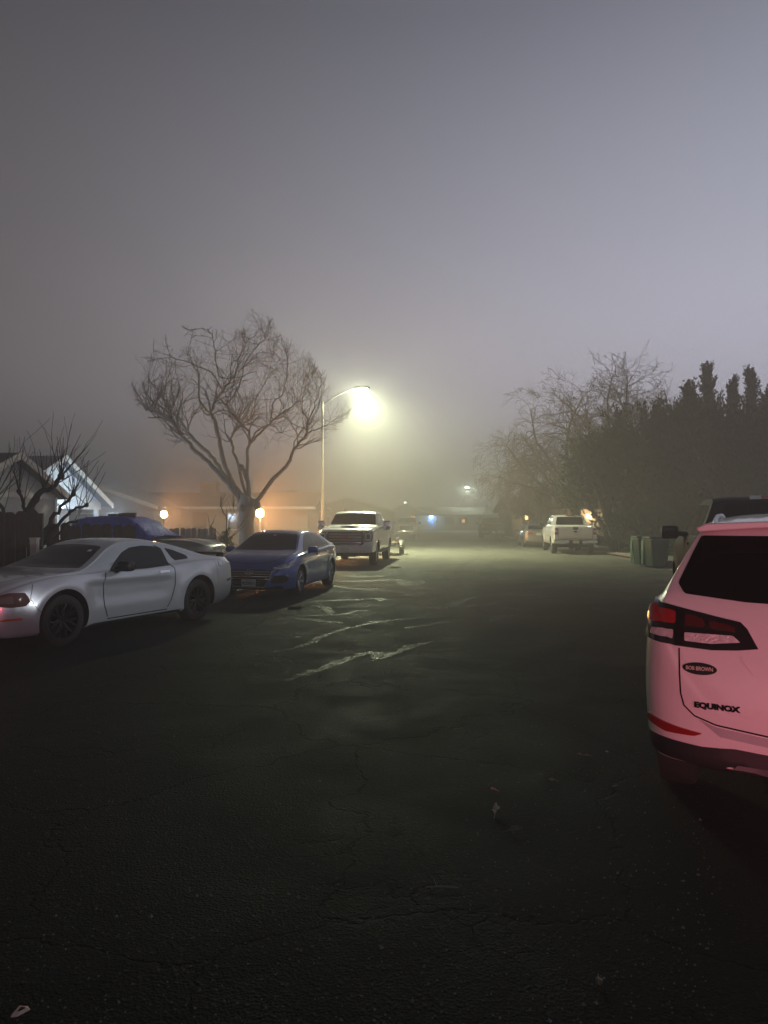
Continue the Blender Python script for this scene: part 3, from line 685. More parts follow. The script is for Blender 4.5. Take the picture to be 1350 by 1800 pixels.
# tail lamps wrap the corner; the hatch gap splits them
M['lamp_black'] = principled('lamp_surround', (.010, .004, .005), .12, coat=.6, noise=0)
for sg in (1, -1):
    m = lambda P: [(p[0] * sg, p[1]) for p in P]
    t = eq.panel('tail_light', m([(.898, 1.205), (.86, 1.232), (.70, 1.198), (.50, 1.158), (.425, 1.145), (.395, 1.115), (.345, 1.022), (.44, 1.008), (.56, 1.000), (.70, 1.008), (.80, 1.018), (.905, 1.03)]), 'rear', M['lamp_black'], off=.010, thick=.03, grid=.025)
    eq.panel('brake_lens', m([(.875, 1.125), (.862, 1.205), (.735, 1.178), (.735, 1.118)]), 'rear', M['lamp_red'], off=.020, grid=.02, parent=t, rnd=.015)
    eq.panel('brake_lens', m([(.690, 1.112), (.690, 1.172), (.600, 1.152), (.590, 1.108)]), 'rear', M['lamp_darkred'], off=.014, grid=.03, parent=t, rnd=.015)
    eq.panel('brake_lens', m([(.570, 1.106), (.575, 1.146), (.455, 1.122), (.445, 1.092)]), 'rear', M['lamp_darkred'], off=.014, grid=.03, parent=t, rnd=.015)
    eq.panel('reversing_lens', m([(.862, 1.058), (.850, 1.092), (.745, 1.088), (.745, 1.044)]), 'rear', M['lamp_clear'], off=.014, grid=.03, parent=t, rnd=.008)
    eq.panel('reversing_lens', m([(.690, 1.036), (.690, 1.078), (.46, 1.076), (.425, 1.046), (.56, 1.030)]), 'rear', M['lamp_clear'], off=.014, grid=.03, parent=t, rnd=.008)
    eq.panel('lamp_divider', m([(.735, 1.018), (.735, 1.20), (.695, 1.192), (.695, 1.012)]), 'rear', M['seam'], off=.0155, thick=.003, grid=.02, parent=t)
    eq.panel('rear_reflector', m([(.885, .578), (.878, .618), (.72, .594), (.60, .580), (.64, .562), (.78, .555)]), 'rear', M['lamp_red'], off=.010, thick=.02, grid=.03, rnd=.01)
    eq.seam('rail_foot', [('top', [(-1.72, .60 * sg), (-1.6, .615 * sg)])], M['white_paint'], w=.05, off=.02)
    rl = MB(); rl.tube([(-1.72, .565 * sg, 1.610), (-1.58, .57 * sg, 1.648), (-1.40, .575 * sg, 1.672), (-1.0, .58 * sg, 1.698), (-.3, .58 * sg, 1.708), (.10, .57 * sg, 1.68), (.30, .56 * sg, 1.61)], [.010, .015, .016, .016, .016, .014, .010], 8)
    rl.build('roof_rail', principled('roof_rail_silver', (.55, .57, .60), .3, .5), eq.root, 50)
eq.seam('hatch_gap', [('rear', [(.715, 1.0), (.712, .88), (.706, .77), (.69, .71), (.64, .665), (.54, .633), (.30, .605), (0, .595), (-.30, .605), (-.54, .633), (-.64, .665), (-.69, .71), (-.706, .77), (-.712, .88), (-.715, 1.0)])], w=.008, off=.002)
eq.panel('bumper_step', [(.62, .650), (.54, .622), (.30, .594), (0, .584), (-.30, .594), (-.54, .622), (-.62, .650), (-.52, .575), (-.3, .552), (0, .545), (.3, .552), (.52, .575)], 'rear', principled('grey_bumper_step', (.42, .43, .46), .5), off=.0035, thick=.006)
eq.panel('lower_valance', [(.90, .518), (.80, .520), (.60, .512), (.45, .524), (.2, .506), (0, .500), (-.2, .506), (-.45, .524), (-.60, .512), (-.80, .520), (-.90, .518), (-.86, .42), (0, .41), (.86, .42)], 'rear', M['trim'], off=.006, grid=.03)
b = MB(); b.rbox((-1.92, 0, .36), (.30, 1.5, .12), .4, 10); b.build('under_bumper', M['trim'], eq.root, 50)
eq.panel('skid_plate', [(.46, .425), (.30, .418), (0, .414), (-.30, .418), (-.46, .425), (-.44, .446), (0, .438), (.44, .446)], 'rear', principled('brushed_trim', (.13, .13, .13), .5, .2), off=.012)
em = eq.panel('dealer_badge', [(.615 + .082 * math.cos(a), .905 + .030 * math.sin(a)) for a in [2 * math.pi * i / 28 for i in range(28)]], 'rear', principled('badge_black', (.010, .006, .006), .25), off=.006, thick=.006, grid=.03)
eq.letters('badge_lettering', 'BOB BROWN', 'rear', .615, .905, .026, principled('badge_print', (.62, .58, .50), .5), .82, .0006, em, off=.0085)
eq.letters('model_lettering', 'EQUINOX', 'rear', .535, .722, .037, M['seam'], 1.22, .0022, None, off=.005)
eq.seam('hatch_crease', [('rear', [(.42, .98), (.36, .90), (.24, .845), (0, .83), (-.24, .845), (-.36, .90), (-.42, .98)])], M['white_paint'], w=.02, off=.005)
b = MB()
b.prism([(-.64, 1.607), (-.655, 1.628), (-.60, 1.655), (-.3, 1.668), (0, 1.672), (.3, 1.668), (.60, 1.655), (.655, 1.628), (.64, 1.607), (.3, 1.632), (0, 1.637), (-.3, 1.632)], (-1.95, 0, 0), (.24, 0, 0.0), (Vector((0, 1, 0)), Vector((0, 0, 1))))
so = b.build('spoiler', M['white_paint'], eq.root, 30, True)
bv = so.modifiers.new('edge', 'BEVEL'); bv.width = .008; bv.segments = 2
eq.handle([(-.22, 1.0), (-.98, 1.03)], M['white_paint'])
eq.mirror('wing_mirror', (.92, .95, 1.12), (.13, .17, .14), M['white_paint'], stalk=(.03, -.12, -.06))
eq.wheels(.24, 5, M['rim_alloy'])

# ---- tarp-covered wagon in the drive at left --------------------------------------------------------
M['sage'] = paint('silver_green_car_paint', (.34, .36, .34), .35, .35)
tp = Car('covered_wagon', 'silver car in the driveway wrapped in a blue tarp, only its bonnet showing', 'car', (-7.05, 21.3), (.985, -.17), None,
    dict(top=[(-2.3, .95), (-2.25, 1.2), (-2.0, 1.60), (-1.8, 1.68), (-1.1, 1.74), (-.5, 1.72), (-.15, 1.62), (.45, 1.20), (.6, 1.15), (1.5, 1.12), (2.0, 1.03), (2.2, .92), (2.3, .7)],
         belt=[(-2.3, .85), (-2, 1.05), (0, 1.02), (1.2, 1.03), (1.9, .93), (2.2, .78), (2.3, .55)], bot=[(-2.3, .4), (0, .25), (2.3, .3)],
         wid=[(-2.3, .7), (-2.1, .86), (0, .92), (1.6, .92), (2.0, .86), (2.2, .74), (2.3, .55)]), M['sage'], 2.75, .35, .23, .40, tumble=.35, nst=90)
tp.wheels(.23, 5, M['rim_alloy'])
tp.mir('headlight', [(.50, .80), (.50, .92), (.76, .95), (.78, .82)], 'front', M['lamp_clear'], off=.008, rnd=.02)
tp.both('side_lamp', [(2.0, .78), (1.93, .90), (2.14, .88), (2.22, .78)], M['lamp_clear'], off=.008)
tp.panel('grille', [(-.44, .80), (-.44, .92), (.44, .92), (.44, .80)], 'front', M['trim'], off=.006)
tp.seam('bonnet_stripe', [('top', [(.7, y), (1.5, y), (2.1, y * .95)]) for y in (.32, .50, -.32, -.50)], M['trim'], w=.06, off=.004)
tp.seam('bonnet_gap', [('top', [(.66, .74), (1.7, .72), (2.08, .6), (2.16, 0), (2.08, -.6), (1.7, -.72), (.66, -.74)])], w=.012)
# the tarp: one draped sheet, folded and puckered
M['tarp'] = principled('blue_tarpaulin', (.10, .13, .62), .35, noise=.3, nscale=5, bump=1.0, bscale=9, bdist=.09)
rnd = random.Random(3)
tm = MB(); nx, ny = 60, 56; V = []; F = []
for i in range(nx + 1):
    x = -2.42 + 3.05 * i / nx
    for j in range(ny + 1):
        q = -1 + 2 * j / ny
        xx = min(max(x, tp.x0 + .03), 2.2)
        zt = tp.f['top'](xx); w = tp.f['wid'](xx); h = zt - tp.f['belt'](xx)
        roof = max(.35, w - .05 - .33 * h)
        a = abs(q); sgn = math.copysign(1, q)
        ln = 2.0 * a
        if ln <= roof: y, z = ln, zt + .03
        else:
            d = ln - roof; dn = min(d, 1.05)
            y = roof + dn * .30; z = zt + .03 - dn * .92
        fold = .06 * math.sin(x * 9 + 3 * math.sin(q * 5)) * min(1, max(0, ln - roof * .7)) + .018 * math.sin(x * 23 + q * 17) + .012 * math.sin(q * 31 + x * 5)
        if x > -.1: fold += .055 * math.sin(q * 26 + x * 3) * min(1, (x + .1) * 2)
        if x < -2.2: z -= (-2.2 - x) * 1.2
        V.append((x, (y + fold) * sgn, max(.35, z + abs(fold) * .6)))
for i in range(nx):
    for j in range(ny): F.append((i * (ny + 1) + j, (i + 1) * (ny + 1) + j, (i + 1) * (ny + 1) + j + 1, i * (ny + 1) + j + 1))
tm.add(V, F)
to = tm.build('blue_tarp', M['tarp'], None, 60); to.location = tp.root.location; to.rotation_euler = tp.root.rotation_euler
tag(to, 'crumpled blue tarpaulin draped over the car in the driveway', 'tarp')
sm = to.modifiers.new('cloth', 'SOLIDIFY'); sm.thickness = .012; sm.offset = 1
def on_car(c, p):
    a = c.root.rotation_euler[2]
    return (c.root.location[0] + p[0] * math.cos(a) - p[1] * math.sin(a), c.root.location[1] + p[0] * math.sin(a) + p[1] * math.cos(a), p[2])
b = MB(); b.rbox((0, 0, .06), (.52, .30, .12), .2, 6); b.box((.02, 0, .125), (.5, .28, .012))
bo = b.build('weight_block', principled('grey_block', (.09, .085, .09), .8, bump=.4), None, 40); bo.location = on_car(tp, (-.55, -.25, 1.765)); bo.rotation_euler = (0, 0, .2)
tag(bo, 'grey block weighing down the blue tarp on the car roof', 'block')
b = MB(); b.rbox((0, 0, .05), (.24, .2, .10), .2, 6)
bo = b.build('weight_brick', principled('dark_brick', (.06, .045, .045), .9, bump=.4), None, 40); bo.location = on_car(tp, (-1.05, -.2, 1.775))
tag(bo, 'small dark brick on the blue tarp beside the grey block', 'brick')

# ---- dark van in the drive behind the bins ---------------------------------------------------------
vn = Car('dark_van', 'dark van with a pale rear window standing under the conifers behind the bins', 'van', (13.4, 36.6), hd(2), None,
    dict(top=[(-2.3, 1.1), (-2.25, 1.5), (-2.1, 1.72), (-1.9, 1.78), (0, 1.8), (.8, 1.7), (1.5, 1.15), (2.1, .98), (2.35, .7)],
         belt=[(-2.3, 1.0), (-2, 1.08), (1.2, 1.0), (2.1, .85), (2.35, .5)], bot=[(-2.3, .4), (0, .28), (2.35, .32)],
         wid=[(-2.3, .82), (-2.2, .91), (0, .95), (1.8, .92), (2.35, .6)]), M['trim'], 2.9, .35, .23, .40, tumble=.2, nst=80)
vn.panel('rear_window', [(-.62, 1.22), (-.60, 1.60), (.60, 1.60), (.62, 1.22)], 'rear', principled('pale_window', (.42, .44, .42), .3), off=.006, rnd=.05)
vn.mir('tail_light', [(.74, .9), (.74, 1.25), (.85, 1.25), (.85, .9)], 'rear', M['lamp_darkred'], off=.006)
vn.both('side_window', [(1.1, 1.1), (.7, 1.6), (-2.0, 1.6), (-2.05, 1.12)], M['glass'], off=.003, rnd=.04)
b = MB(); b.tube([(-2.32, -.1, 1.25), (-2.24, -.35, 1.5)], .012, 6); b.build('wiper', M['trim'], vn.root)
vn.wheels(.22, 5, M['rim_alloy'])

# ---- utility trailer behind the white heavy pickup ---------------------------------------------------
tr = empty('utility_trailer', 'low flat utility trailer parked behind the white heavy pickup', 'trailer', (-.12, 34.6, .005), math.atan2(-hd(5)[1], -hd(5)[0]))
steel = principled('trailer_steel', (.22, .22, .22), .5, .5); wood = principled('deck_wood', (.20, .15, .10), .85, bump=.4)
b = MB()
for y in (-.78, .78): b.box((0, y, .50), (2.6, .07, .12))
for x in (-1.3, 1.3): b.box((x, 0, .50), (.07, 1.5, .12))
for x in (-.6, .1, .7): b.box((x, 0, .49), (.05, 1.5, .07))
b.tube([(1.3, .7, .5), (2.3, 0, .48)], .04, 6); b.tube([(1.3, -.7, .5), (2.3, 0, .48)], .04, 6); b.tube([(2.2, 0, .48), (2.6, 0, .48)], .05, 8)
b.build('trailer_frame', steel, tr)
b = MB()
for i in range(9): b.box((0, -.72 + i * .18, .585), (2.6, .165, .03))
b.build('deck', wood, tr)
b = MB()
for y in (-.78, .78):
    b.tube([(-1.3, y, .80), (1.3, y, .80)], .025, 6)
    for x in (-1.28, -.4, .4, 1.28): b.box((x, y, .68), (.04, .04, .22))
b.build('side_rail', steel, tr)
for y in (-1, 1):
    b = MB(); Mx = Matrix.Translation((-.25, y * .97, .30)) @ Matrix.Rotation(R(-90) * y, 4, 'X')
    b.lathe([(.17, -.09), (.29, -.10), (.30, -.06), (.30, .06), (.29, .10), (.17, .09)], 28, Mx, True); w = b.build('wheel', M['tyre'], tr, 40, True)
    b = MB(); b.lathe([(.172, .08), (.12, .04), (.05, .07), (.001, .07)], 20, Mx); b.build('rim', M['plate'], w, 40, True)
    b = MB()
    P = [(.38 * math.cos(t), .38 * math.sin(t)) for t in [math.pi * k / 10 for k in range(11)]]
    for (p, q) in zip(P[:-1], P[1:]):
        b.add([(-.25 + p[0], y * .84, .30 + p[1]), (-.25 + q[0], y * .84, .30 + q[1]), (-.25 + q[0], y * 1.10, .30 + q[1]), (-.25 + p[0], y * 1.10, .30 + p[1])], [(0, 1, 2, 3)])
    f_ = b.build('fender', steel, tr, 60); s_ = f_.modifiers.new('t', 'SOLIDIFY'); s_.thickness = .012
    b = MB(); b.box((-1.35, y * .7, .52), (.03, .12, .09)); b.build('tail_light', M['lamp_red'], tr)
# ------------------------------------------------------------------ ground, road, kerbs
def dense(P, sub=8): return crom(P, sub)
KR = dense([(1.6, -9), (2.7, -3), (4.25, 3.5), (6.85, 10.5), (8.8, 17), (10.15, 25), (10.95, 34), (11.4, 45), (12.1, 63), (14, 98)])
KL = dense([(-13.2, -9), (-11.2, -3), (-8.6, 4), (-5.75, 11.4), (-3.75, 17.4), (-2.45, 28), (-1.85, 37), (-.9, 50), (.5, 66), (3.0, 98)])

def offset_line(P, d):
    out = []
    for i, p in enumerate(P):
        a, b = P[max(0, i - 1)], P[min(len(P) - 1, i + 1)]
        t = Vector((b[0] - a[0], b[1] - a[1])).normalized()
        out.append((p[0] + t.y * d, p[1] - t.x * d))       # + = to the right
    return out
def strip(name, A, B, z, mat, kind='structure', skirt=0.0, sub=1):
    V = []; F = []; n = len(A)
    for a, b in zip(A, B):
        for k in range(sub + 1):
            t = k / sub; V.append((a[0] + (b[0] - a[0]) * t, a[1] + (b[1] - a[1]) * t, z))
    m = sub + 1
    for i in range(n - 1):
        for k in range(sub): F.append((i * m + k, i * m + k + 1, (i + 1) * m + k + 1, (i + 1) * m + k))
    if skirt:
        for side in (0, sub):
            b0 = len(V)
            for i in range(n):
                p = V[i * m + side]; V.append((p[0], p[1], z - skirt))
            for i in range(n - 1): F.append((i * m + side, (i + 1) * m + side, b0 + i + 1, b0 + i))
    o = MB().add(V, F).build(name, mat)
    bm = bmesh.new(); bm.from_mesh(o.data); bmesh.ops.recalc_face_normals(bm, faces=bm.faces)
    if sum(f.normal.z for f in bm.faces) < 0: bmesh.ops.reverse_faces(bm, faces=bm.faces)
    bm.to_mesh(o.data); bm.free()
    if kind: o['kind'] = kind
    return o

def asphalt(A0=(.010, .010, .0098, 1), A1=(.027, .0268, .0258, 1), name='asphalt'):
    m = bpy.data.materials.new(name); m.use_nodes = True; nt = m.node_tree; L = nt.links.new; N = nt.nodes.new
    b = nt.nodes['Principled BSDF']; tc = N('ShaderNodeTexCoord')
    def noise(s, d=6, r=.6):
        n = N('ShaderNodeTexNoise'); n.inputs['Scale'].default_value = s; n.inputs['Detail'].default_value = d; n.inputs['Roughness'].default_value = r
        L(tc.outputs['Object'], n.inputs['Vector']); return n
    big, mid, fine, grit = noise(.22, 4), noise(1.4, 8, .7), noise(38, 6, .7), noise(120, 3, .7)
    def ramp(src, p0, c0, p1, c1):
        r = N('ShaderNodeValToRGB'); r.color_ramp.elements[0].position = p0; r.color_ramp.elements[0].color = c0
        r.color_ramp.elements[1].position = p1; r.color_ramp.elements[1].color = c1; L(src, r.inputs['Fac']); return r
    c1 = ramp(mid.outputs['Fac'], .35, A0, .72, A1)
    c2 = ramp(big.outputs['Fac'], .36, (.45, .45, .45, 1), .64, (1.25, 1.25, 1.22, 1))
    mul = N('ShaderNodeMix'); mul.data_type = 'RGBA'; mul.blend_type = 'MULTIPLY'; mul.inputs['Factor'].default_value = 1
    L(c1.outputs['Color'], mul.inputs['A']); L(c2.outputs['Color'], mul.inputs['B'])
    # stone chips
    vor = N('ShaderNodeTexVoronoi'); vor.inputs['Scale'].default_value = 75; L(tc.outputs['Object'], vor.inputs['Vector'])
    chip = ramp(vor.outputs['Color'], .80, (0, 0, 0, 1), .98, (1, 1, 1, 1))
    mc = N('ShaderNodeMix'); mc.data_type = 'RGBA'; L(mul.outputs['Result'], mc.inputs['A']); mc.inputs['B'].default_value = tuple(A1[i] * 3 for i in range(3)) + (1,)
    cf = N('ShaderNodeMath'); cf.operation = 'MULTIPLY'; cf.inputs[1].default_value = .55; L(chip.outputs['Color'], cf.inputs[0]); L(cf.outputs[0], mc.inputs['Factor'])
    # crazing cracks, warped voronoi borders, in patches
    wv = N('ShaderNodeVectorMath'); wv.operation = 'MULTIPLY_ADD'; wv.inputs[1].default_value = (.5, .5, .5)
    wn = noise(2.2, 4); L(wn.outputs['Color'], wv.inputs[0]); L(tc.outputs['Object'], wv.inputs[2])
    def crack(scale, width):
        v = N('ShaderNodeTexVoronoi'); v.feature = 'DISTANCE_TO_EDGE'; v.inputs['Scale'].default_value = scale; L(wv.outputs[0], v.inputs['Vector'])
        return ramp(v.outputs['Distance'], 0.0, (0, 0, 0, 1), width, (1, 1, 1, 1))
    k1, k2 = crack(.55, .007), crack(2.4, .022)
    msk = ramp(noise(.5, 3).outputs['Fac'], .50, (1, 1, 1, 1), .60, (0, 0, 0, 1))
    kk = N('ShaderNodeMath'); kk.operation = 'MAXIMUM'; L(k2.outputs['Color'], kk.inputs[0]); L(msk.outputs['Color'], kk.inputs[1])
    km = N('ShaderNodeMath'); km.operation = 'MULTIPLY'; L(k1.outputs['Color'], km.inputs[0]); L(kk.outputs[0], km.inputs[1])
    # paler course beyond a ragged joint, its gradient painting in the lamp's light pool
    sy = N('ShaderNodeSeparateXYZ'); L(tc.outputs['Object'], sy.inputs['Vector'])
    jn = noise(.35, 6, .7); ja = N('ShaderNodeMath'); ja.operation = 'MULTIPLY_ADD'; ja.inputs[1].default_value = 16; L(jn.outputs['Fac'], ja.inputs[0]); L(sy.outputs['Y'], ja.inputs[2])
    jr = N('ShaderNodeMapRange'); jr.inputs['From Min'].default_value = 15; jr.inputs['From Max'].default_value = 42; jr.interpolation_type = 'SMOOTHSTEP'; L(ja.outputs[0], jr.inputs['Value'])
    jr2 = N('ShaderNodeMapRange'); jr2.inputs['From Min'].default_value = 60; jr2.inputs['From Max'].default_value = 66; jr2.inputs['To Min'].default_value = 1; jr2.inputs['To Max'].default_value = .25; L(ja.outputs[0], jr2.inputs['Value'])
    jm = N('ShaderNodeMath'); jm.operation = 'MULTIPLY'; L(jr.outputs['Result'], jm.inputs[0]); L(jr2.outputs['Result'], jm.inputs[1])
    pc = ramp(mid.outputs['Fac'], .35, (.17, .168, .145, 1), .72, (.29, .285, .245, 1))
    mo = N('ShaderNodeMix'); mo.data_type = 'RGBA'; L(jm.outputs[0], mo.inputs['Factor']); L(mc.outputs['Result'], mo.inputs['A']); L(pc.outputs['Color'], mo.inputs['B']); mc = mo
    fin = N('ShaderNodeMix'); fin.data_type = 'RGBA'; fin.inputs['A'].default_value = (.009, .009, .009, 1)
    L(km.outputs[0], fin.inputs['Factor']); L(mc.outputs['Result'], fin.inputs['B']); L(fin.outputs['Result'], b.inputs['Base Color'])
    # bump: grit + chips + dips + cracks
    def bump(h, st, dist, prev=None):
        x = N('ShaderNodeBump'); x.inputs['Strength'].default_value = st; x.inputs['Distance'].default_value = dist
        L(h, x.inputs['Height'])
        if prev: L(prev.outputs['Normal'], x.inputs['Normal'])
        return x
    p = bump(mid.outputs['Fac'], .6, .05); p = bump(km.outputs[0], .8, .02, p); p = bump(vor.outputs['Distance'], .7, .012, p); p = bump(fine.outputs['Fac'], .9, .012, p)
    L(p.outputs['Normal'], b.inputs['Normal'])
    rr = ramp(mid.outputs['Fac'], .3, (.58, .58, .58, 1), .75, (.85, .85, .85, 1)); L(rr.outputs['Color'], b.inputs['Roughness'])
    b.inputs['Specular IOR Level'].default_value = ROAD_SPEC
    return m
ROAD_SPEC = .07
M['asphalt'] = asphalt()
M['concrete'] = principled('concrete', (.27, .26, .24), .85, noise=.25, nscale=2.2, bump=.35, bscale=45)
M['soil'] = principled('soil', (.05, .042, .032), .95, noise=.4, nscale=1.5, bump=.6, bscale=12)
M['lawn'] = principled('lawn_turf', (.035, .045, .022), .95, noise=.5, nscale=2.5, bump=.7, bscale=30)

g = MB().add([(-140, -30, 0), (140, -30, 0), (140, 240, 0), (-140, 240, 0)], [(0, 1, 2, 3)]).build('ground', M['soil']); tag(g, kind='structure')
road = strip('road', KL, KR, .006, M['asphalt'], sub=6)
def cut(P, y0, y1):
    ys = [y0 + (y1 - y0) * i / 24 for i in range(25)]
    return [(float(np.interp(y, [p[1] for p in P], [p[0] for p in P])), y) for y in ys]
cross = MB().add([(-60, 98, .006), (80, 98, .006), (80, 108, .006), (-60, 108, .006)], [(0, 1, 2, 3)]).build('cross_street', principled('worn_concrete_road', (.30, .30, .28), .8, noise=.2)); tag(cross, kind='structure')
strip('kerb_right', KR, offset_line(KR, .16), .14, M['concrete'], skirt=.14)
strip('kerb_left', offset_line(KL, -.16), KL, .14, M['concrete'], skirt=.14)
strip('gutter_right', offset_line(KR, -.45), offset_line(KR, -.002), .012, M['concrete'])
strip('gutter_left', offset_line(KL, .002), offset_line(KL, .45), .012, M['concrete'])
strip('pavement_right', offset_line(KR, .163), offset_line(KR, 1.65), .136, M['concrete'], skirt=.12)
strip('pavement_left', offset_line(KL, -1.5), offset_line(KL, -.163), .136, M['concrete'], skirt=.12)
strip('lawn_right', offset_line(KR, 1.652), offset_line(KR, 26), .11, M['lawn'])
strip('yard_left', offset_line(KL, -26), offset_line(KL, -1.503), .11, M['soil'])
# driveway by the bins
d0 = offset_line(KR, 1.66); 
dv = MB().add([(10.3, 28.6, .122), (12.4, 27.9, .122), (13.2, 40, .122), (10.9, 40, .122)], [(0, 1, 2, 3)]).build('driveway_right', M['concrete']); tag(dv, kind='structure')
dv = MB().add([(-5.0, 18.4, .122), (-4.4, 22.8, .122), (-14, 25.5, .122), (-14.3, 20.6, .122)], [(0, 1, 2, 3)]).build('driveway_left', M['concrete']); tag(dv, kind='structure')

# sealed cracks: smooth tar bands and pale wash-outs lying on the road, traced on the ground plane
def seal(px, w, mat, seed, name='road_seal'):
    rr = random.Random(seed)
    P = dense([gnd(x, y) for x, y in px], 10)
    V = []; n = len(P)
    for i, p in enumerate(P):
        a, b = P[max(0, i - 1)], P[min(n - 1, i + 1)]
        t = Vector((b[0] - a[0], b[1] - a[1])).normalized(); env = min(1, i / 5 + .1, (n - 1 - i) / 5 + .1)
        k = w * env * (.6 + .55 * math.sin(i * .9 + seed) * math.sin(i * .37) + .5 * rr.random())
        k2 = w * env * (.5 + .5 * rr.random())
        V += [(p[0] - t.y * k, p[1] + t.x * k, .0125), (p[0] + t.y * k2, p[1] - t.x * k2, .0125)]
    o = MB().add(V, [(2 * i, 2 * i + 1, 2 * i + 3, 2 * i + 2) for i in range(n - 1)]).build(name, mat)
    bm = bmesh.new(); bm.from_mesh(o.data)
    for f in bm.faces:
        if f.normal.z < 0: f.normal_flip()
    bm.to_mesh(o.data); bm.free()
    return tag(o, kind='structure')
def seal_mat(name, col, rough, bump):
    m = principled(name, col, rough, noise=.5, nscale=9, spec=.6, rnoise=.10)
    nt = m.node_tree; b = nt.nodes['Principled BSDF']; L = nt.links.new
    tc = nt.nodes.new('ShaderNodeTexCoord'); n = nt.nodes.new('ShaderNodeTexNoise'); n.inputs['Scale'].default_value = 45; n.inputs['Detail'].default_value = 5
    bp = nt.nodes.new('ShaderNodeBump'); bp.inputs['Strength'].default_value = bump; bp.inputs['Distance'].default_value = .01
    L(tc.outputs['Object'], n.inputs['Vector']); L(n.outputs['Fac'], bp.inputs['Height']); L(bp.outputs['Normal'], b.inputs['Normal'])
    # frayed edges: the band breaks up into spots of bitumen
    n2 = nt.nodes.new('ShaderNodeTexNoise'); n2.inputs['Scale'].default_value = 22; n2.inputs['Detail'].default_value = 6; n2.inputs['Roughness'].default_value = .7
    L(tc.outputs['Object'], n2.inputs['Vector'])
    r = nt.nodes.new('ShaderNodeValToRGB'); r.color_ramp.elements[0].position = .44; r.color_ramp.elements[1].position = .80
    L(n2.outputs['Fac'], r.inputs['Fac']); L(r.outputs['Color'], b.inputs['Alpha'])
    return m
M['seal'] = seal_mat('crack_sealant', (.05, .05, .05), .34, .35)
M['seal_pale'] = seal_mat('pale_road_filler', (.085, .085, .08), .42, .5)
seal([(498, 1200), (545, 1183), (590, 1168), (630, 1153), (662, 1148), (655, 1160)], .085, M['seal_pale'], 1)
seal([(654, 1163), (690, 1150), (722, 1138), (760, 1128)], .085, M['seal_pale'], 2)
seal([(470, 1150), (510, 1142), (550, 1130), (560, 1122), (595, 1110), (640, 1099), (690, 1091)], .06, M['seal_pale'], 3)
seal([(455, 1098), (510, 1088), (560, 1092), (605, 1096)], .10, M['seal_pale'], 4)
seal([(548, 1066), (562, 1066), (575, 1072), (580, 1080)], .13, M['seal_pale'], 5)
seal([(480, 1090), (530, 1084), (580, 1082)], .10, M['seal_pale'], 6)
seal([(550, 1058), (600, 1056), (660, 1053), (672, 1058)], .12, M['seal_pale'], 7)
seal([(590, 1023), (640, 1022), (690, 1020), (720, 1024), (740, 1022)], .2, M['seal_pale'], 8)
seal([(585, 1012), (640, 1014), (690, 1013)], .2, M['seal_pale'], 9)
seal([(700, 1022), (715, 1029), (735, 1027), (742, 1020)], .2, M['seal_pale'], 10)
seal([(750, 1068), (790, 1067), (815, 1056), (842, 1048)], .14, M['seal_pale'], 11)
seal([(795, 1068), (830, 1066), (870, 1062), (895, 1055), (925, 1057)], .13, M['seal_pale'], 12)
seal([(820, 1014), (845, 1007), (880, 1004), (925, 1003)], .16, M['seal_pale'], 13)
seal([(805, 1000), (820, 990), (830, 984)], .15, M['seal_pale'], 14)
seal([(860, 1095), (880, 1085), (910, 1081)], .12, M['seal'], 15)
seal([(770, 955), (880, 962), (960, 975), (1040, 985)], .12, M['seal'], 16)
seal([(520, 1010), (600, 1033), (690, 1036)], .10, M['seal_pale'], 18)

rr = random.Random(17)
for k in range(12):
    x = rr.uniform(430, 960); y = rr.uniform(1000, 1130); w_ = rr.uniform(25, 90); t_ = rr.uniform(-.16, -.02) if x < 760 else rr.uniform(-.08, .08)
    seal([(x + w_ * i / 4, y + t_ * w_ * i / 4 + rr.uniform(-1.5, 1.5)) for i in range(5)], rr.uniform(.03, .09), M['seal_pale'], 40 + k)
# ------------------------------------------------------------------ houses
M['roof'] = principled('roof_shingle', (.055, .052, .052), .9, noise=.3, nscale=6, bump=.8, bscale=9)
M['roof_grey'] = principled('roof_shingle_grey', (.13, .13, .135), .9, noise=.25, nscale=5, bump=.8, bscale=9)
M['fascia'] = principled('white_trim_board', (.45, .46, .46), .6)
M['siding'] = siding_mat('grey_siding', (.36, .40, .41), .2)
M['siding_white'] = siding_mat('white_siding', (.52, .56, .60), .2)
M['stucco'] = principled('tan_stucco', (.24, .21, .18), .9, noise=.15, nscale=2, bump=.4, bscale=40)
M['pane'] = principled('dark_pane', (.03, .035, .04), .1, spec=.6, noise=.3, nscale=1.2)
X, Y, Zv = Vector((1, 0, 0)), Vector((0, 1, 0)), Vector((0, 0, 1))

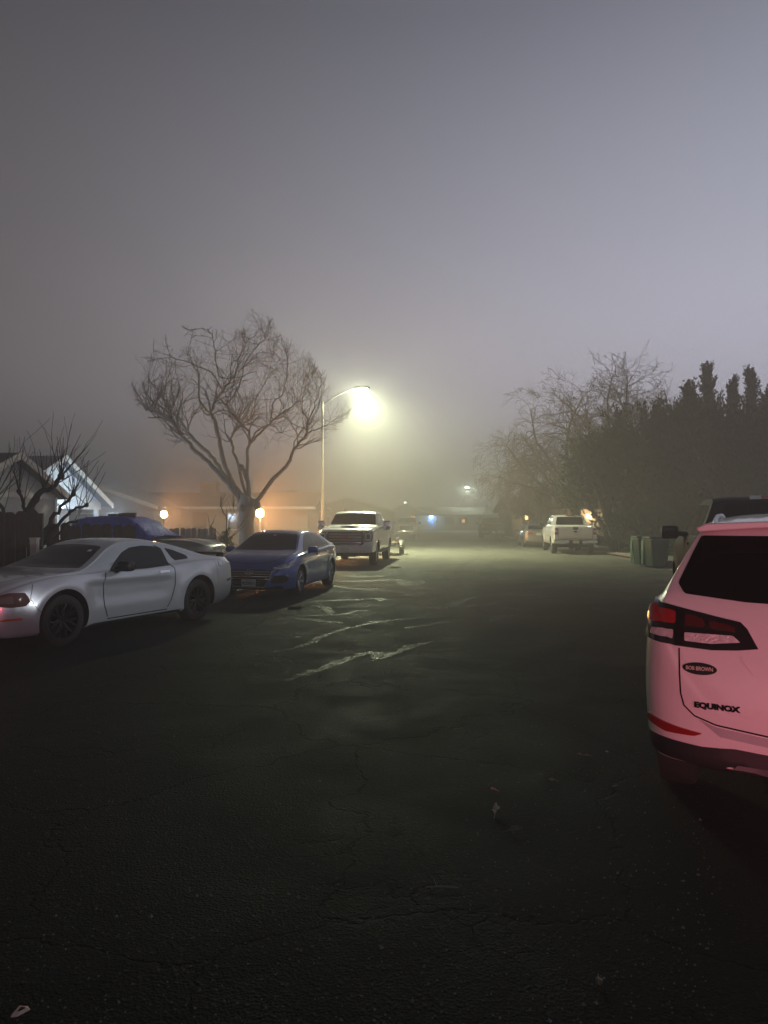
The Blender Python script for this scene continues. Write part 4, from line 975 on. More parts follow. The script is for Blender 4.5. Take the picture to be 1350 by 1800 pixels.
def gable(root, xf, yc, hw, ez, az, depth, wall_mat, roof_mat, over=.35, wall=True, porch=0.0):
    """gable end facing +x at x=xf; ridge runs back along -x"""
    sl = (az - ez) / hw; t = .12
    if wall:
        w = MB(); iw = hw - over
        w.prism([(yc - iw, 0), (yc + iw, 0), (yc + iw, az - sl * iw - .14), (yc, az - .14), (yc - iw, az - sl * iw - .14)], (xf - .35 - porch, 0, 0), (-depth + .7 + porch, 0, 0), (Y, Zv))
        w.build('wall', wall_mat, root)
        if porch:
            w = MB(); w.prism([(yc - iw, az - sl * iw - .14), (yc - iw, az - sl * iw - .42), (yc + iw, az - sl * iw - .42), (yc + iw, az - sl * iw - .14), (yc, az - .14)], (xf - .35, 0, 0), (-porch + .01, 0, 0), (Y, Zv))
            w.build('porch_gable', wall_mat, root)
    r = MB(); r.prism([(yc - hw, ez), (yc, az), (yc + hw, ez), (yc + hw, ez - t), (yc, az - t), (yc - hw, ez - t)], (xf, 0, 0), (-depth, 0, 0), (Y, Zv))
    ro = r.build('roof', roof_mat, root)
    f = MB()
    f.prism([(yc - hw - .02, ez + .03), (yc, az + .03), (yc, az - .19), (yc - hw - .02, ez - .19)], (xf + .045, 0, 0), (-.042, 0, 0), (Y, Zv))
    f.prism([(yc + hw + .02, ez + .03), (yc, az + .03), (yc, az - .19), (yc + hw + .02, ez - .19)], (xf + .045, 0, 0), (-.042, 0, 0), (Y, Zv))
    f.build('barge_board', M['fascia'], ro)
    return ro
def window(root, c, w, h, axis='x', mat=None, name='window', bars=(1, 0)):
    """framed window facing +x (axis x) or -y (axis y)"""
    c = Vector(c); u, n = (Y, X) if axis == 'x' else (X, -Y)
    f = MB(); t = .07
    rot = None
    def bx(cu, cz, du, dz, dn, off=0):
        p = c + u * cu + Zv * cz + n * off
        d = (dn, du, dz) if axis == 'x' else (du, dn, dz)
        f.box(p, d)
    bx(0, h / 2, w + t, t, .08); bx(0, -h / 2 - .01, w + .16, t, .14); bx(-w / 2, 0, t, h - t, .08); bx(w / 2, 0, t, h - t, .08)
    for i in range(bars[0]): bx(-w / 2 + w * (i + 1) / (bars[0] + 1), 0, .04, h - t, .06)
    for i in range(bars[1]): bx(0, -h / 2 + h * (i + 1) / (bars[1] + 1), w - t, .04, .06)
    fo_ = f.build(name, M['fascia'], root)
    p = MB(); p.box(c + n * .012, (.02, w - t, h - t) if axis == 'x' else (w - t, .02, h - t)); p.build('pane', mat or M['pane'], fo_)
    return fo_

# house with two gables, left
h1 = empty('gabled_house', 'pale house with two white-trimmed gables and a cool-lit porch behind the dark fence', 'house', (-11.2, 22, .1), R(-4.6))
gable(h1, 0, -.1, 2.9, 2.42, 3.66, 9, M['siding'], M['roof'])
gable(h1, -1.95, 6.1, 4.0, 2.30, 4.14, 9, M['siding_white'], M['roof_grey'], porch=1.5)
window(h1, (-.33, -1.6, 1.35), 1.5, 1.2, bars=(1, 1))
b = MB(); b.box((-.325, -.1, 2.36), (.06, 5.0, .16)); b.build('band_board', M['fascia'], h1)
b = MB(); b.box((-.325, 2.45, 1.2), (.07, .14, 2.3)); b.build('corner_board', M['fascia'], h1)
for y in (2.9, 4.7, 6.2, 9.55):
    b = MB(); b.box((-2.42, y, 1.14), (.16, .16, 2.28)); b.box((-2.42, y, 2.2), (.24, .24, .1)); b.box((-2.42, y, .1), (.24, .24, .2)); b.build('porch_post', M['fascia'], h1)
b = MB(); b.box((-2.42, 6.1, 2.36), (.14, 7.2, .2)); b.build('porch_beam', M['fascia'], h1)
window(h1, (-3.79, 4.1, 1.4), 1.1, 1.2, bars=(1, 1)); window(h1, (-3.79, 8.2, 1.4), 1.2, 1.2, bars=(1, 0))
b = MB(); b.box((-3.77, 5.8, 1.05), (.06, .95, 2.05)); dd = b.build('door', principled('door_paint', (.45, .52, .56), .5), h1)
b = MB(); b.rbox((-3.72, 6.15, 1.0), (.06, .06, .06), 1, 6); b.build('handle', M['chrome'], dd)
b = MB(); b.rbox((-2.24, 6.4, 2.16), (.14, .14, .2), .8, 8); b.build('porch_lamp', principled('cool_lamp', (.8, .9, 1), .4, emit=(.75, .9, 1), estr=12), h1)

# long low house beyond, lit orange by its lamp
h2 = empty('long_low_house', 'long low house with square chimney, wall lit orange by a lamp', 'house', (-12.6, 46, .1), 0)
b = MB(); b.prism([(-4.2, 0), (4.2, 0), (4.2, 2.5), (0, 3.35), (-4.2, 2.5)], (-6.6, 4.6, 0), (14.2, 0, 0), (Y, Zv)); b.build('wall', M['stucco'], h2)
b = MB(); b.prism([(-4.9, 2.42), (0, 3.55), (4.9, 2.42), (4.9, 2.30), (0, 3.42), (-4.9, 2.30)], (-7.2, 4.6, 0), (15.4, 0, 0), (Y, Zv)); ro = b.build('roof', M['roof'], h2)
b = MB(); b.box((.45, 3.6, 3.62), (1.1, .8, 1.0)); b.box((.45, 3.6, 4.15), (1.24, .94, .1)); b.build('chimney', principled('chimney_brick', (.20, .13, .10), .9, bump=.5), ro)
b = MB(); b.box((.5, -.315, 2.36), (15.4, .03, .16)); b.build('fascia_board', M['fascia'], ro)
window(h2, (3.2, .36, 1.5), 1.6, 1.1, 'y'); window(h2, (-3.0, .36, 1.5), 1.4, 1.1, 'y', bars=(1, 1))
b = MB(); b.box((.6, .37, 1.05), (.95, .06, 2.1)); b.build('door', principled('brown_door', (.14, .08, .05), .5), h2)
# its nearer wing
hw_ = empty('grey_roofed_garage', 'grey-roofed garage beside the gabled house, its roof sloping down to the right', 'garage', (-17.6, 40.5, .1), R(-90))
gable(hw_, 0, 1.0, 3.7, 2.35, 3.65, 8, siding_mat('dull_grey_siding', (.20, .21, .22), .2), M['roof_grey'])
window(hw_, (-.33, 2.3, 1.45), 1.2, 1.0, bars=(1, 0)); window(hw_, (-.33, .6, 1.45), 1.2, 1.0, bars=(1, 0))
b = MB(); b.box((-.33, -1.2, 1.0), (.05, .9, 2.0)); b.build('door', M['fascia'], hw_)

def small_house(name, label, loc, rz, w, d, ez, az, wall, roof, lit=None, cat='house'):
    r = empty(name, label, cat, (loc[0], loc[1], .1), rz)
    gable(r, 0, 0, w / 2, ez, az, d, wall, roof)
    window(r, (-.33, -w * .22, 1.4), 1.3, 1.1, mat=lit); window(r, (-.33, w * .22, 1.4), 1.3, 1.1, bars=(1, 1))
    b = MB(); b.box((-.33, 0, 1.03), (.05, .9, 2.05)); b.build('door', M['fascia'], r)
    return r
h3 = small_house('gabled_cottage', 'small gabled house just left of the street lamp post, dim in fog', (-7.6, 60, 0), R(-75), 6.5, 9, 2.5, 4.2, M['stucco'], M['roof'])
b = MB()
for y in (-1.6, 1.6): b.box((.9, y, 1.2), (.18, .18, 2.4))
b.build('porch_posts', M['fascia'], h3)
b = MB(); b.prism([(-2.3, 2.35), (0, 3.3), (2.3, 2.35), (2.3, 2.22), (0, 3.17), (-2.3, 2.22)], (1.1, 0, 0), (-1.4, 0, 0), (Y, Zv)); b.build('porch_roof', M['fascia'], h3)
h4 = small_house('hip_bungalow', 'bungalow behind the white heavy pickup, almost lost in fog', (-4.0, 76, 0), R(-85), 11, 9, 2.5, 4.1, M['stucco'], M['roof'])
warm_pane = principled('lit_window', (.6, .3, .1), .4, emit=(1, .45, .12), estr=3.0)
h5 = small_house('lit_window_house', 'house with one small orange window far down the street', (3.4, 113, 0), R(-90), 8, 9, 2.5, 4.3, M['stucco'], M['roof'])
window(h5, (-.30, 1.2, 1.75), .8, .9, mat=warm_pane, name='lit_window', bars=(1, 1))
# end-of-street house with the blue-white porch
h6 = empty('porch_house', 'low house at the street end with a blue-white lit porch', 'house', (11.6, 113, .1), 0)
b = MB(); b.box((0, 4.3, 1.25), (13, 8, 2.5)); b.build('wall', M['siding'], h6)
b = MB(); b.prism([(-5.2, 2.4), (0, 3.7), (5.2, 2.4), (5.2, 2.27), (0, 3.57), (-5.2, 2.27)], (-7, 4.3, 0), (14, 0, 0), (Y, Zv)); b.build('roof', M['roof'], h6)
for x in (-4.9, -3.2): 
    b = MB(); b.box((x, -.7, 1.15), (.16, .16, 2.3)); b.build('porch_post', M['fascia'], h6)
b = MB(); b.box((-4.05, .27, 1.05), (.95, .06, 2.1)); b.build('door', principled('blue_door', (.25, .4, .65), .5), h6)
window(h6, (1.0, .27, 1.5), 1.5, 1.1, 'y', warm_pane if False else None); window(h6, (-1.2, .27, 1.5), 1.5, 1.1, 'y', bars=(2, 0)); window(h6, (4.2, .27, 1.5), 1.9, 1.1, 'y', bars=(2, 0))
b = MB(); b.box((1.05, .22, 1.42), (.5, .02, .5)); b.build('lit_blind', warm_pane, h6)
b = MB(); b.rbox((-4.05, .1, 2.2), (.5, .12, .12), .6, 6); b.build('porch_lamp', principled('blue_white_lamp', (.7, .85, 1), .4, emit=(.45, .7, 1), estr=60), h6)
# right-hand houses glimpsed under the conifers
h7 = empty('porch_light_house', 'house with a bright warm porch light under the conifers', 'house', (16.8, 52, .1), 0)
b = MB(); b.box((0, 4.3, 1.3), (9, 8, 2.6)); b.build('wall', M['stucco'], h7)
b = MB(); b.prism([(-5.0, 2.5), (0, 3.9), (5.0, 2.5), (5.0, 2.37), (0, 3.77), (-5.0, 2.37)], (-5.0, 4.3, 0), (10, 0, 0), (Y, Zv)); b.build('roof', M['roof'], h7)
b = MB(); b.box((-1.2, .27, 1.05), (.95, .06, 2.1)); b.build('door', M['fascia'], h7)
window(h7, (1.6, .27, 1.5), 1.4, 1.1, 'y')
wl = principled('warm_lamp', (1, .8, .5), .4, emit=(1, .72, .35), estr=60)
b = MB(); b.rbox((-1.85, .12, 1.85), (.16, .14, .24), .8, 8); b.build('porch_lamp', wl, h7)
h8 = empty('dim_bungalow', 'dim bungalow with a warm lit entrance behind the round tree', 'house', (16.5, 66, .1), 0)
b = MB(); b.box((0, 4.3, 1.3), (9, 8, 2.6)); b.build('wall', M['stucco'], h8)
b = MB(); b.prism([(-5.0, 2.5), (0, 3.8), (5.0, 2.5), (5.0, 2.37), (0, 3.67), (-5.0, 2.37)], (-5.0, 4.3, 0), (10, 0, 0), (Y, Zv)); b.build('roof', M['roof'], h8)
window(h8, (-2.5, .27, 1.9), 1.7, .7, 'y', principled('amber_window', (.6, .4, .15), .4, emit=(1, .62, .2), estr=5), 'lit_window'); b = MB(); b.box((.2, .27, 1.05), (.95, .06, 2.1)); b.build('door', M['fascia'], h8)

# ------------------------------------------------------------------ fences
def fence(name, label, A, B, z, pw, hgt, mat, post_every=2.4, gap=.012, seed=1, rails=True):
    A, B = Vector((A[0], A[1], 0)), Vector((B[0], B[1], 0)); d = (B - A); Ln = d.length; d.normalize(); nrm = Vector((d.y, -d.x, 0))
    if nrm.y > 0: nrm = -nrm          # nrm looks towards the camera
    root = empty(name, label, 'fence', (A.x, A.y, z), math.atan2(d.y, d.x))
    rr = random.Random(seed); n = int(Ln / pw); pw = Ln / n
    side = -1                          # local -y is the camera side
    for i in range(n):
        w = pw - gap; h = hgt + rr.uniform(-.03, .03); k = w * .26; lean = rr.uniform(-.012, .012)
        b = MB(); x0 = i * pw
        b.prism([(x0, .03), (x0 + w, .03), (x0 + w + lean, h - k), (x0 + w - k + lean, h), (x0 + k + lean, h), (x0 + lean, h - k)], (0, -.01 + rr.uniform(-.004, .004), 0), (0, .02, 0), (X, Zv))
        b.build('picket', mat, root)
    if rails:
        for zz in (.35, hgt - .35):
            b = MB(); b.box((Ln / 2, .04, zz), (Ln, .045, .09)); b.build('rail', mat, root)
    m = max(2, int(Ln / post_every) + 1)
    for i in range(m):
        b = MB(); b.box((Ln * i / (m - 1), .10, hgt / 2), (.09, .09, hgt - .08)); b.build('post', mat, root)
    return root
M['dark_wood'] = bark_mat('weathered_dark_wood', (.055, .040, .030), 9)
M['grey_wood'] = bark_mat('weathered_grey_wood', (.42, .39, .35), 9)
fence('tall_dark_fence', 'tall dark dog-eared timber fence at the far left behind the silver coupe', (-9.6, 12.2), (-6.2, 12.75), .1, .19, 1.74, M['dark_wood'], seed=2)
fence('low_dark_fence', 'lower dark timber fence in front of the blue tarp', (-6.6, 14.0), (-5.15, 14.6), .1, .185, 1.50, M['dark_wood'], seed=5)
b = MB(); b.box((0, 0, .62), (.11, .11, 1.24)); b.box((0, 0, 1.25), (.13, .13, .03)); fp_ = b.build('gate_post', M['grey_wood']); fp_.location = (-6.02, 12.25, .11); tag(fp_, 'short pale timber post standing in front of the tall dark fence', 'post')
fence('grey_picket_fence', 'grey dog-eared picket fence lit by the orange lamp', (-8.3, 26.0), (-6.2, 26.0), .1, .205, 1.30, M['grey_wood'], seed=7)
fence('pale_fence_panel', 'short taller stretch of pale fence beside the tarp, left of the grey pickets', (-9.1, 26.3), (-8.32, 26.25), .1, .195, 1.56, M['grey_wood'], seed=8)

# ------------------------------------------------------------------ wheeled bins
M['bin_green'] = principled('green_bin_plastic', (.008, .040, .024), .45, noise=.15)
M['bin_edge'] = principled('worn_green_plastic', (.07, .17, .11), .5)
def bin_(label, loc, rz):
    r = empty('wheeled_bin', label, 'bin', (loc[0], loc[1], .012), rz, 'green bins at the kerb')
    b = MB(); P = [(.27, .28, .05), (.28, .30, .3), (.32, .36, .98)]
    ring = lambda hx, hy, z: round_poly([(-hx, -hy), (hx, -hy), (hx, hy), (-hx, hy)], .06)
    V = []; rs = [ring(hx, hy, z) for hx, hy, z in P]; n = len(rs[0])
    for q, (hx, hy, z) in zip(rs, P): V += [(p[0], p[1], z) for p in q]
    F = [(i * n + k, i * n + (k + 1) % n, (i + 1) * n + (k + 1) % n, (i + 1) * n + k) for i in range(2) for k in range(n)] + [tuple(reversed(range(n)))]
    b.add(V, F); b.build('bin_body', M['bin_green'], r, 40)
    b = MB(); b.rbox((0, 0, .985), (.70, .78, .05), .2, 6); b.build('rim_band', M['bin_edge'], r, 40)
    b = MB(); b.rbox((.0, -.02, 1.045), (.70, .80, .10), .35, 8); b.tube([(-.24, .42, 1.03), (.24, .42, 1.03)], .022, 8); b.build('lid', M['bin_green'], r, 40)
    b = MB(); b.tube([(-.26, .40, .95), (-.26, .47, .98), (.26, .47, .98), (.26, .40, .95)], .018, 8); b.build('handle', M['bin_edge'], r, 40)
    b = MB(); b.prism([(-.36, .10), (-.36, .90), (-.27, .98), (-.20, .90), (-.25, .10)], (0, -.365, 0), (0, .03, 0), (X, Zv)); b.build('front_rib', M['bin_edge'], r)
    for sx in (-1, 1):
        b = MB(); b.lathe([(.001, -.035), (.10, -.04), (.13, -.03), (.13, .03), (.10, .04), (.001, .035)], 20, Matrix.Translation((sx * .29, .34, .13)) @ Matrix.Rotation(R(90), 4, 'Y')); b.build('wheel', M['tyre'], r, 40, True)
    b = MB(); b.box((.05, -.335, .80), (.16, .012, .06), mat=Matrix.Rotation(R(6), 3, 'X')); b.build('sticker', M['plate'], r)
    return r
bin_('left of the two green wheeled bins at the right kerb, mostly hidden', (9.46, 25.85), R(-86))
bin_('right of the two green wheeled bins, the one nearer the dark pickup', (9.55, 24.95), R(-80))

# ------------------------------------------------------------------ street lamps
M['pole'] = principled('galvanised_steel', (.13, .135, .13), .5, .4)
def lamp(label, base, H, arm, glow, P, col, rad=.16):
    r = empty('street_lamp', label, 'street lamp', (base[0], base[1], .0), 0, 'street lamps')
    b = MB(); b.tube([(0, 0, 0), (0, 0, .35)], [.16, .15], 16); b.build('base', M['concrete'], r, 40)
    b = MB(); b.tube([(0, 0, .3), (0, 0, 3), (0, 0, H - .6)], [.085, .072, .055], 14); b.build('pole', M['pole'], r, 40)
    ex = arm[0]; ey = arm[1]
    b = MB(); b.tube([(0, 0, H - .72), (ex * .12, ey * .12, H - .62), (ex * .5, ey * .5, H - .25), (ex, ey, H + .06)], [.036, .032, .027, .022], 10); b.build('arm', M['pole'], r, 40)
    b = MB(); u = Vector((ex, ey, 0)).normalized()
    Mx = Matrix.Rotation(math.atan2(ey, ex), 3, 'Z')
    c = Vector((ex, ey, H + .06)) + u * .3
    b.rbox(c, (.85, .34, .17), .6, 10, Mx); h = b.build('lamp_head', M['pole'], r, 50)
    b = MB(); b.rbox(c - Vector((0, 0, .14)) + u * .04, (.58, .40, .34), .95, 12, Mx); b.build('lens', glow, h, 60)
    l = bpy.data.lights.new('lamp_light', 'POINT'); l.energy = P; l.color = col; l.shadow_soft_size = rad
    lo = bpy.data.objects.new('lamp_light', l); C.objects.link(lo); lo.parent = r; lo.location = c - Vector((0, 0, .40))
    return r, c
# ------------------------------------------------------------------ trees
M['bark'] = bark_mat('grey_bark', (.23, .20, .17))
M['bark_dark'] = bark_mat('dark_bark', (.06, .050, .045))
M['twig'] = principled('twig_bark', (.22, .19, .175), .9)
M['twig_mid'] = principled('brown_twig', (.13, .105, .10), .9)
M['twig_dark'] = principled('dark_twig', (.030, .024, .022), .9)
M['juniper'] = principled('juniper_leaf', (.013, .020, .011), .85, noise=.85, nscale=1.6)
M['juniper_light'] = principled('juniper_leaf_light', (.032, .043, .024), .85, noise=.5, nscale=1.6)
M['bush'] = principled('bush_leaf', (.06, .11, .03), .8, noise=.55, nscale=4)
M['round_leaf'] = principled('round_tree_leaf', (.035, .042, .030), .85, noise=.5, nscale=1.5)

def grow(mb, p, d, L, r, lev, rr, seg=4, bend=.22, up=.10, kids=(3, 4), spread=.75, shrink=.62, rmin=.004, nside=(6, 5, 4, 3, 3), out=None, clip=None, droop=0.0):
    d = d.normalized(); pts = [p.copy()]; rad = [r]; q = p.copy(); dirs = []
    for i in range(seg):
        d = (d + Vector((rr.gauss(0, bend), rr.gauss(0, bend), rr.gauss(0, bend) + up - droop * (i + 1) / seg))).normalized()
        q = q + d * (L / seg); pts.append(q.copy()); dirs.append(d.copy()); rad.append(max(rmin, r * (1 - .55 * (i + 1) / seg)))
        if clip and not clip(q): break
    mb.tube(pts, rad, nside[min(lev, len(nside) - 1)] if lev >= 0 else 5, False)
    if lev <= 0: return
    n = rr.randint(*kids)
    for k in range(n):
        i = rr.randint(max(1, len(pts) // 3), len(pts) - 1)
        ax = dirs[i - 1].orthogonal().normalized(); ax.rotate(Matrix.Rotation(rr.uniform(0, 6.283), 3, dirs[i - 1]))
        nd = (dirs[i - 1] + ax * rr.uniform(.4, 1) * spread).normalized()
        if clip and not clip(pts[i]): continue
        grow(mb, pts[i], nd, L * shrink * rr.uniform(.7, 1.2), rad[i] * .62, lev - 1, rr, seg, bend, up, kids, spread, shrink, rmin, nside, out, clip, droop)

def traced(Z0, lines, r0, seed, depth=1.2):
    """limbs traced as (pixel) chains standing at distance Z0, spread in depth; returns smooth 3D chains"""
    rr = random.Random(seed); out = []
    for L, ra, rb, zz in lines:
        P = []
        for i, (x, y) in enumerate(L):
            t = i / max(1, len(L) - 1)
            P.append(tuple(at(x, y, Z0 + zz[0] + (zz[1] - zz[0]) * t)))
        D = crom(P, 5); n = len(D)
        D = [Vector(p) + Vector((rr.gauss(0, .025), rr.gauss(0, .025), rr.gauss(0, .02))) * (1 if 0 < i < n - 1 else 0) for i, p in enumerate(D)]
        out.append((D, [ra + (rb - ra) * (i / (n - 1)) for i in range(n)]))
    return out

# big bare tree on the left verge
rr = random.Random(11)
bt = empty('bare_tree', 'tall bare spreading tree with pollarded limbs left of the street lamp', 'tree', (-5.7, 29, .1), 0)
lines = [([(436, 992), (434, 945), (432, 905), (433, 885), (436, 872)], .50, .42, (0, 0)),
 ([(426, 890), (400, 850), (366, 812), (332, 781), (305, 744), (278, 727), (257, 717)], .22, .085, (0, -1.2)),
 ([(432, 880), (390, 829), (366, 795), (336, 768), (315, 737), (298, 720), (285, 696), (264, 672)], .20, .05, (0, .8)),
 ([(428, 880), (400, 833), (387, 781), (376, 737), (370, 724), (390, 686), (410, 662), (421, 628), (434, 597)], .21, .014, (0, -.6)),
 ([(410, 664), (383, 659), (376, 608), (366, 580), (326, 578)], .06, .014, (-.5, -1.5)),
 ([(434, 877), (414, 805), (407, 771), (417, 751), (441, 737)], .13, .05, (0, 1.0)),
 ([(437, 877), (434, 809), (438, 764), (421, 741), (397, 710)], .14, .06, (0, -1.4)),
 ([(438, 781), (451, 758), (475, 747), (496, 761)], .085, .014, (-.6, -1.6)),
 ([(440, 778), (468, 751), (489, 730), (520, 707), (537, 662)], .10, .014, (-.6, .6)),
 ([(446, 890), (475, 850), (509, 812), (513, 795), (537, 764), (540, 741), (530, 707), (548, 660)], .17, .014, (0, .6)),
 ([(537, 764), (560, 752), (584, 741)], .07, .014, (.4, 1.4)),
 ([(438, 872), (431, 833), (424, 824)], .16, .13, (0, -.4)),
 ([(376, 737), (350, 700), (348, 660), (330, 620), (338, 588)], .09, .014, (-.4, 1.2)),
 ([(390, 686), (372, 655), (340, 640), (300, 628), (270, 632)], .06, .014, (0, -1.5)),
 ([(397, 710), (420, 680), (430, 640), (450, 610), (470, 590)], .06, .014, (-1.4, -2.0)),
 ([(475, 747), (480, 710), (500, 680), (505, 630)], .05, .014, (-1.0, -2.0)),
 ([(298, 720), (290, 680), (300, 640), (290, 600)], .05, .014, (.4, 1.6)),
 ([(540, 741), (552, 715), (560, 690), (565, 660)], .05, .014, (.5, -.6)),
 ([(441, 737), (450, 700), (470, 665), (480, 620)], .05, .014, (1.0, 2.0))]
ch = traced(29, lines, 1, 5)
inv = Matrix.Translation((5.7, -29, -.1))
tb = MB()
for k_, (D, ra) in enumerate(ch): tb.tube([inv @ p for p in D], [q * (.74 if k_ == 0 else .56) for q in ra], 10, True)
# pruning scars and swellings
for (x, y, z_, s) in ((425, 893, -.42, .16), (440, 878, -.40, .13), (452, 888, -.3, .2), (424, 822, -.4, .16), (257, 717, -1.2, .13)):
    tb.rbox(inv @ at(x, y, 29 + z_), (s * 1.5, s * 1.2, s * 1.9), .9, 6)
tb.build('trunk', M['bark'], bt, 70)
tw = MB()
lo_, hi_ = at(238, 740, 29), at(572, 568, 29)
def clip_big(p):
    u = (p.x + 5.75) / 3.75; w = (p.z - 6.1) / 3.1; an = math.atan2(w, u); return u * u * .93 + w * w < 1.0 + .16 * math.sin(an * 5 + 1) + .10 * math.sin(an * 11) and p.y > 25.0
for D, ra in ch[1:]:
    for i in range(int(len(D) * .42), len(D)):
        p = D[i]
        if p.z < 4.6: continue
        for k in range((1 if rr.random() < .7 else 2) if i < len(D) - 2 else 4):
            t = (D[min(i + 1, len(D) - 1)] - D[i - 1]).normalized()
            d = t * .5 + Vector((rr.gauss(0, .7), rr.gauss(0, .7), rr.gauss(.35, .5)))
            grow(tw, p, d, rr.uniform(.9, 1.7), max(.010, ra[i] * .30), 2, rr, 5, .22, .07, (3, 5), .85, .58, .0026, (3, 3, 4), clip=clip_big)
for i in range(len(tw.v)): v_ = tw.v[i]; tw.v[i] = (v_[0] + 5.7, v_[1] - 29, v_[2] - .1)
tw.build('crown', M['twig'], bt, 80)

# drooping bare trees on the right
def bare(name, label, base, fork, spans, seed, lev, droop, group, tall=1.0):
    rr = random.Random(seed); r = empty(name, label, 'tree', (base[0], base[1], .1), 0, group)
    tb = MB(); tw = MB()
    top = Vector((0, 0, fork)); tb.tube([(0, 0, -.05), (.05, 0, fork * .5), top], [.36, .29, .25], 12)
    for (dx, dy, dz, L) in spans:
        d = Vector((dx, dy, dz)).normalized(); p = top - Vector((0, 0, rr.uniform(0, .4))); pts = [p.copy()]; rad = [.15]; n = 9
        for i in range(n):
            d = (d + Vector((rr.gauss(0, .16), rr.gauss(0, .16), rr.gauss(.02, .13)))).normalized(); p = p + d * L / n
            pts.append(p.copy()); rad.append(.15 * (1 - .80 * (i + 1) / n))
        tb.tube(pts, rad, 7, False)
        for i in range(3, n + 1):
            for k in range(3):
                nd = (pts[i] - pts[i - 1]).normalized() * .5 + Vector((rr.gauss(0, .7), rr.gauss(0, .7), rr.gauss(.15, .5)))
                dr = droop if pts[i].x < -.5 else droop * .25
                grow(tw, pts[i], nd, rr.uniform(1.0, 2.0) * tall, rad[i] * .55, lev, rr, 5, .24, .03, (4, 5), .8, .62, .0085, (3, 3, 4), droop=dr)
    tb.build('trunk', M['bark_dark'], r, 70); tw.build('crown', M['twig_mid'], r, 80)
    return r
bare('drooping_tree', 'bare tree with drooping twigs left of the dark conifers', (12.3, 45.5), 2.8,
     [(-.95, 0, .75, 5.88), (-.55, .3, 1.0, 6.72), (-.2, -.3, 1.1, 6.89), (.15, .2, 1.1, 7.06), (-1, -.2, .35, 5.54), (.5, -.2, 1.0, 6.38), (-.7, .5, .6, 5.71), (-.3, .2, 1.1, 7.22), (.3, .5, 1, 6.05), (-.9, .2, .55, 5.04), (-1, .1, .55, 5.71)], 21, 2, .32, 'bare trees on the right')
bare('bare_tall_tree', 'taller bare tree rising behind the conifers on the right', (15.6, 47.0), 4.6,
     [(-.6, 0, 1.0, 6.35), (-.25, .2, 1.1, 6.87), (.1, 0, 1.2, 6.70), (.45, .2, 1.0, 6.35), (.8, 0, .85, 5.67), (-.9, -.2, .8, 5.84), (.2, -.4, 1.1, 6.35), (.6, .4, .9, 5.49), (-.4, .4, 1.2, 6.70)], 33, 2, .08, 'bare trees on the right')

# foliage made of many small sprays
def sprays(mb, rr, n, centre, size, dirf, L=(.5, 1.1), wd=.10, leaf=(.10, .05), per=26, shape=None):
    c = Vector(centre)
    V = []; F = []
    for k in range(n):
        while True:
            u = Vector((rr.uniform(-1, 1), rr.uniform(-1, 1), rr.uniform(-1, 1)))
            if .30 < u.length < 1: break
        p = c + Vector((u.x * size[0], u.y * size[1], u.z * size[2]))
        if shape: p = shape(p, u)
        if p is None: continue
        d = dirf(p, u); d = d.normalized(); l = rr.uniform(*L)
        a = d.orthogonal().normalized(); b2 = d.cross(a)
        for q in range(per):
            t = rr.random(); w = wd * (1.15 - t) * rr.uniform(.3, 1.2); an = rr.uniform(0, 6.283)
            s = p + d * l * t + (a * math.cos(an) + b2 * math.sin(an)) * w
            ld = (d * rr.uniform(.5, 1.1) + (a * math.cos(an) + b2 * math.sin(an)) * rr.uniform(.2, .8)).normalized()
            sd = ld.cross(Vector((rr.gauss(0, 1), rr.gauss(0, 1), rr.gauss(0, 1)))).normalized()
            ll = leaf[0] * rr.uniform(.6, 1.4); lw = leaf[1] * rr.uniform(.6, 1.3); i0 = len(V)
            V += [s, s + ld * ll * .5 + sd * lw, s + ld * ll, s + ld * ll * .5 - sd * lw]; F.append((i0, i0 + 1, i0 + 2, i0 + 3))
    mb.add(V, F)

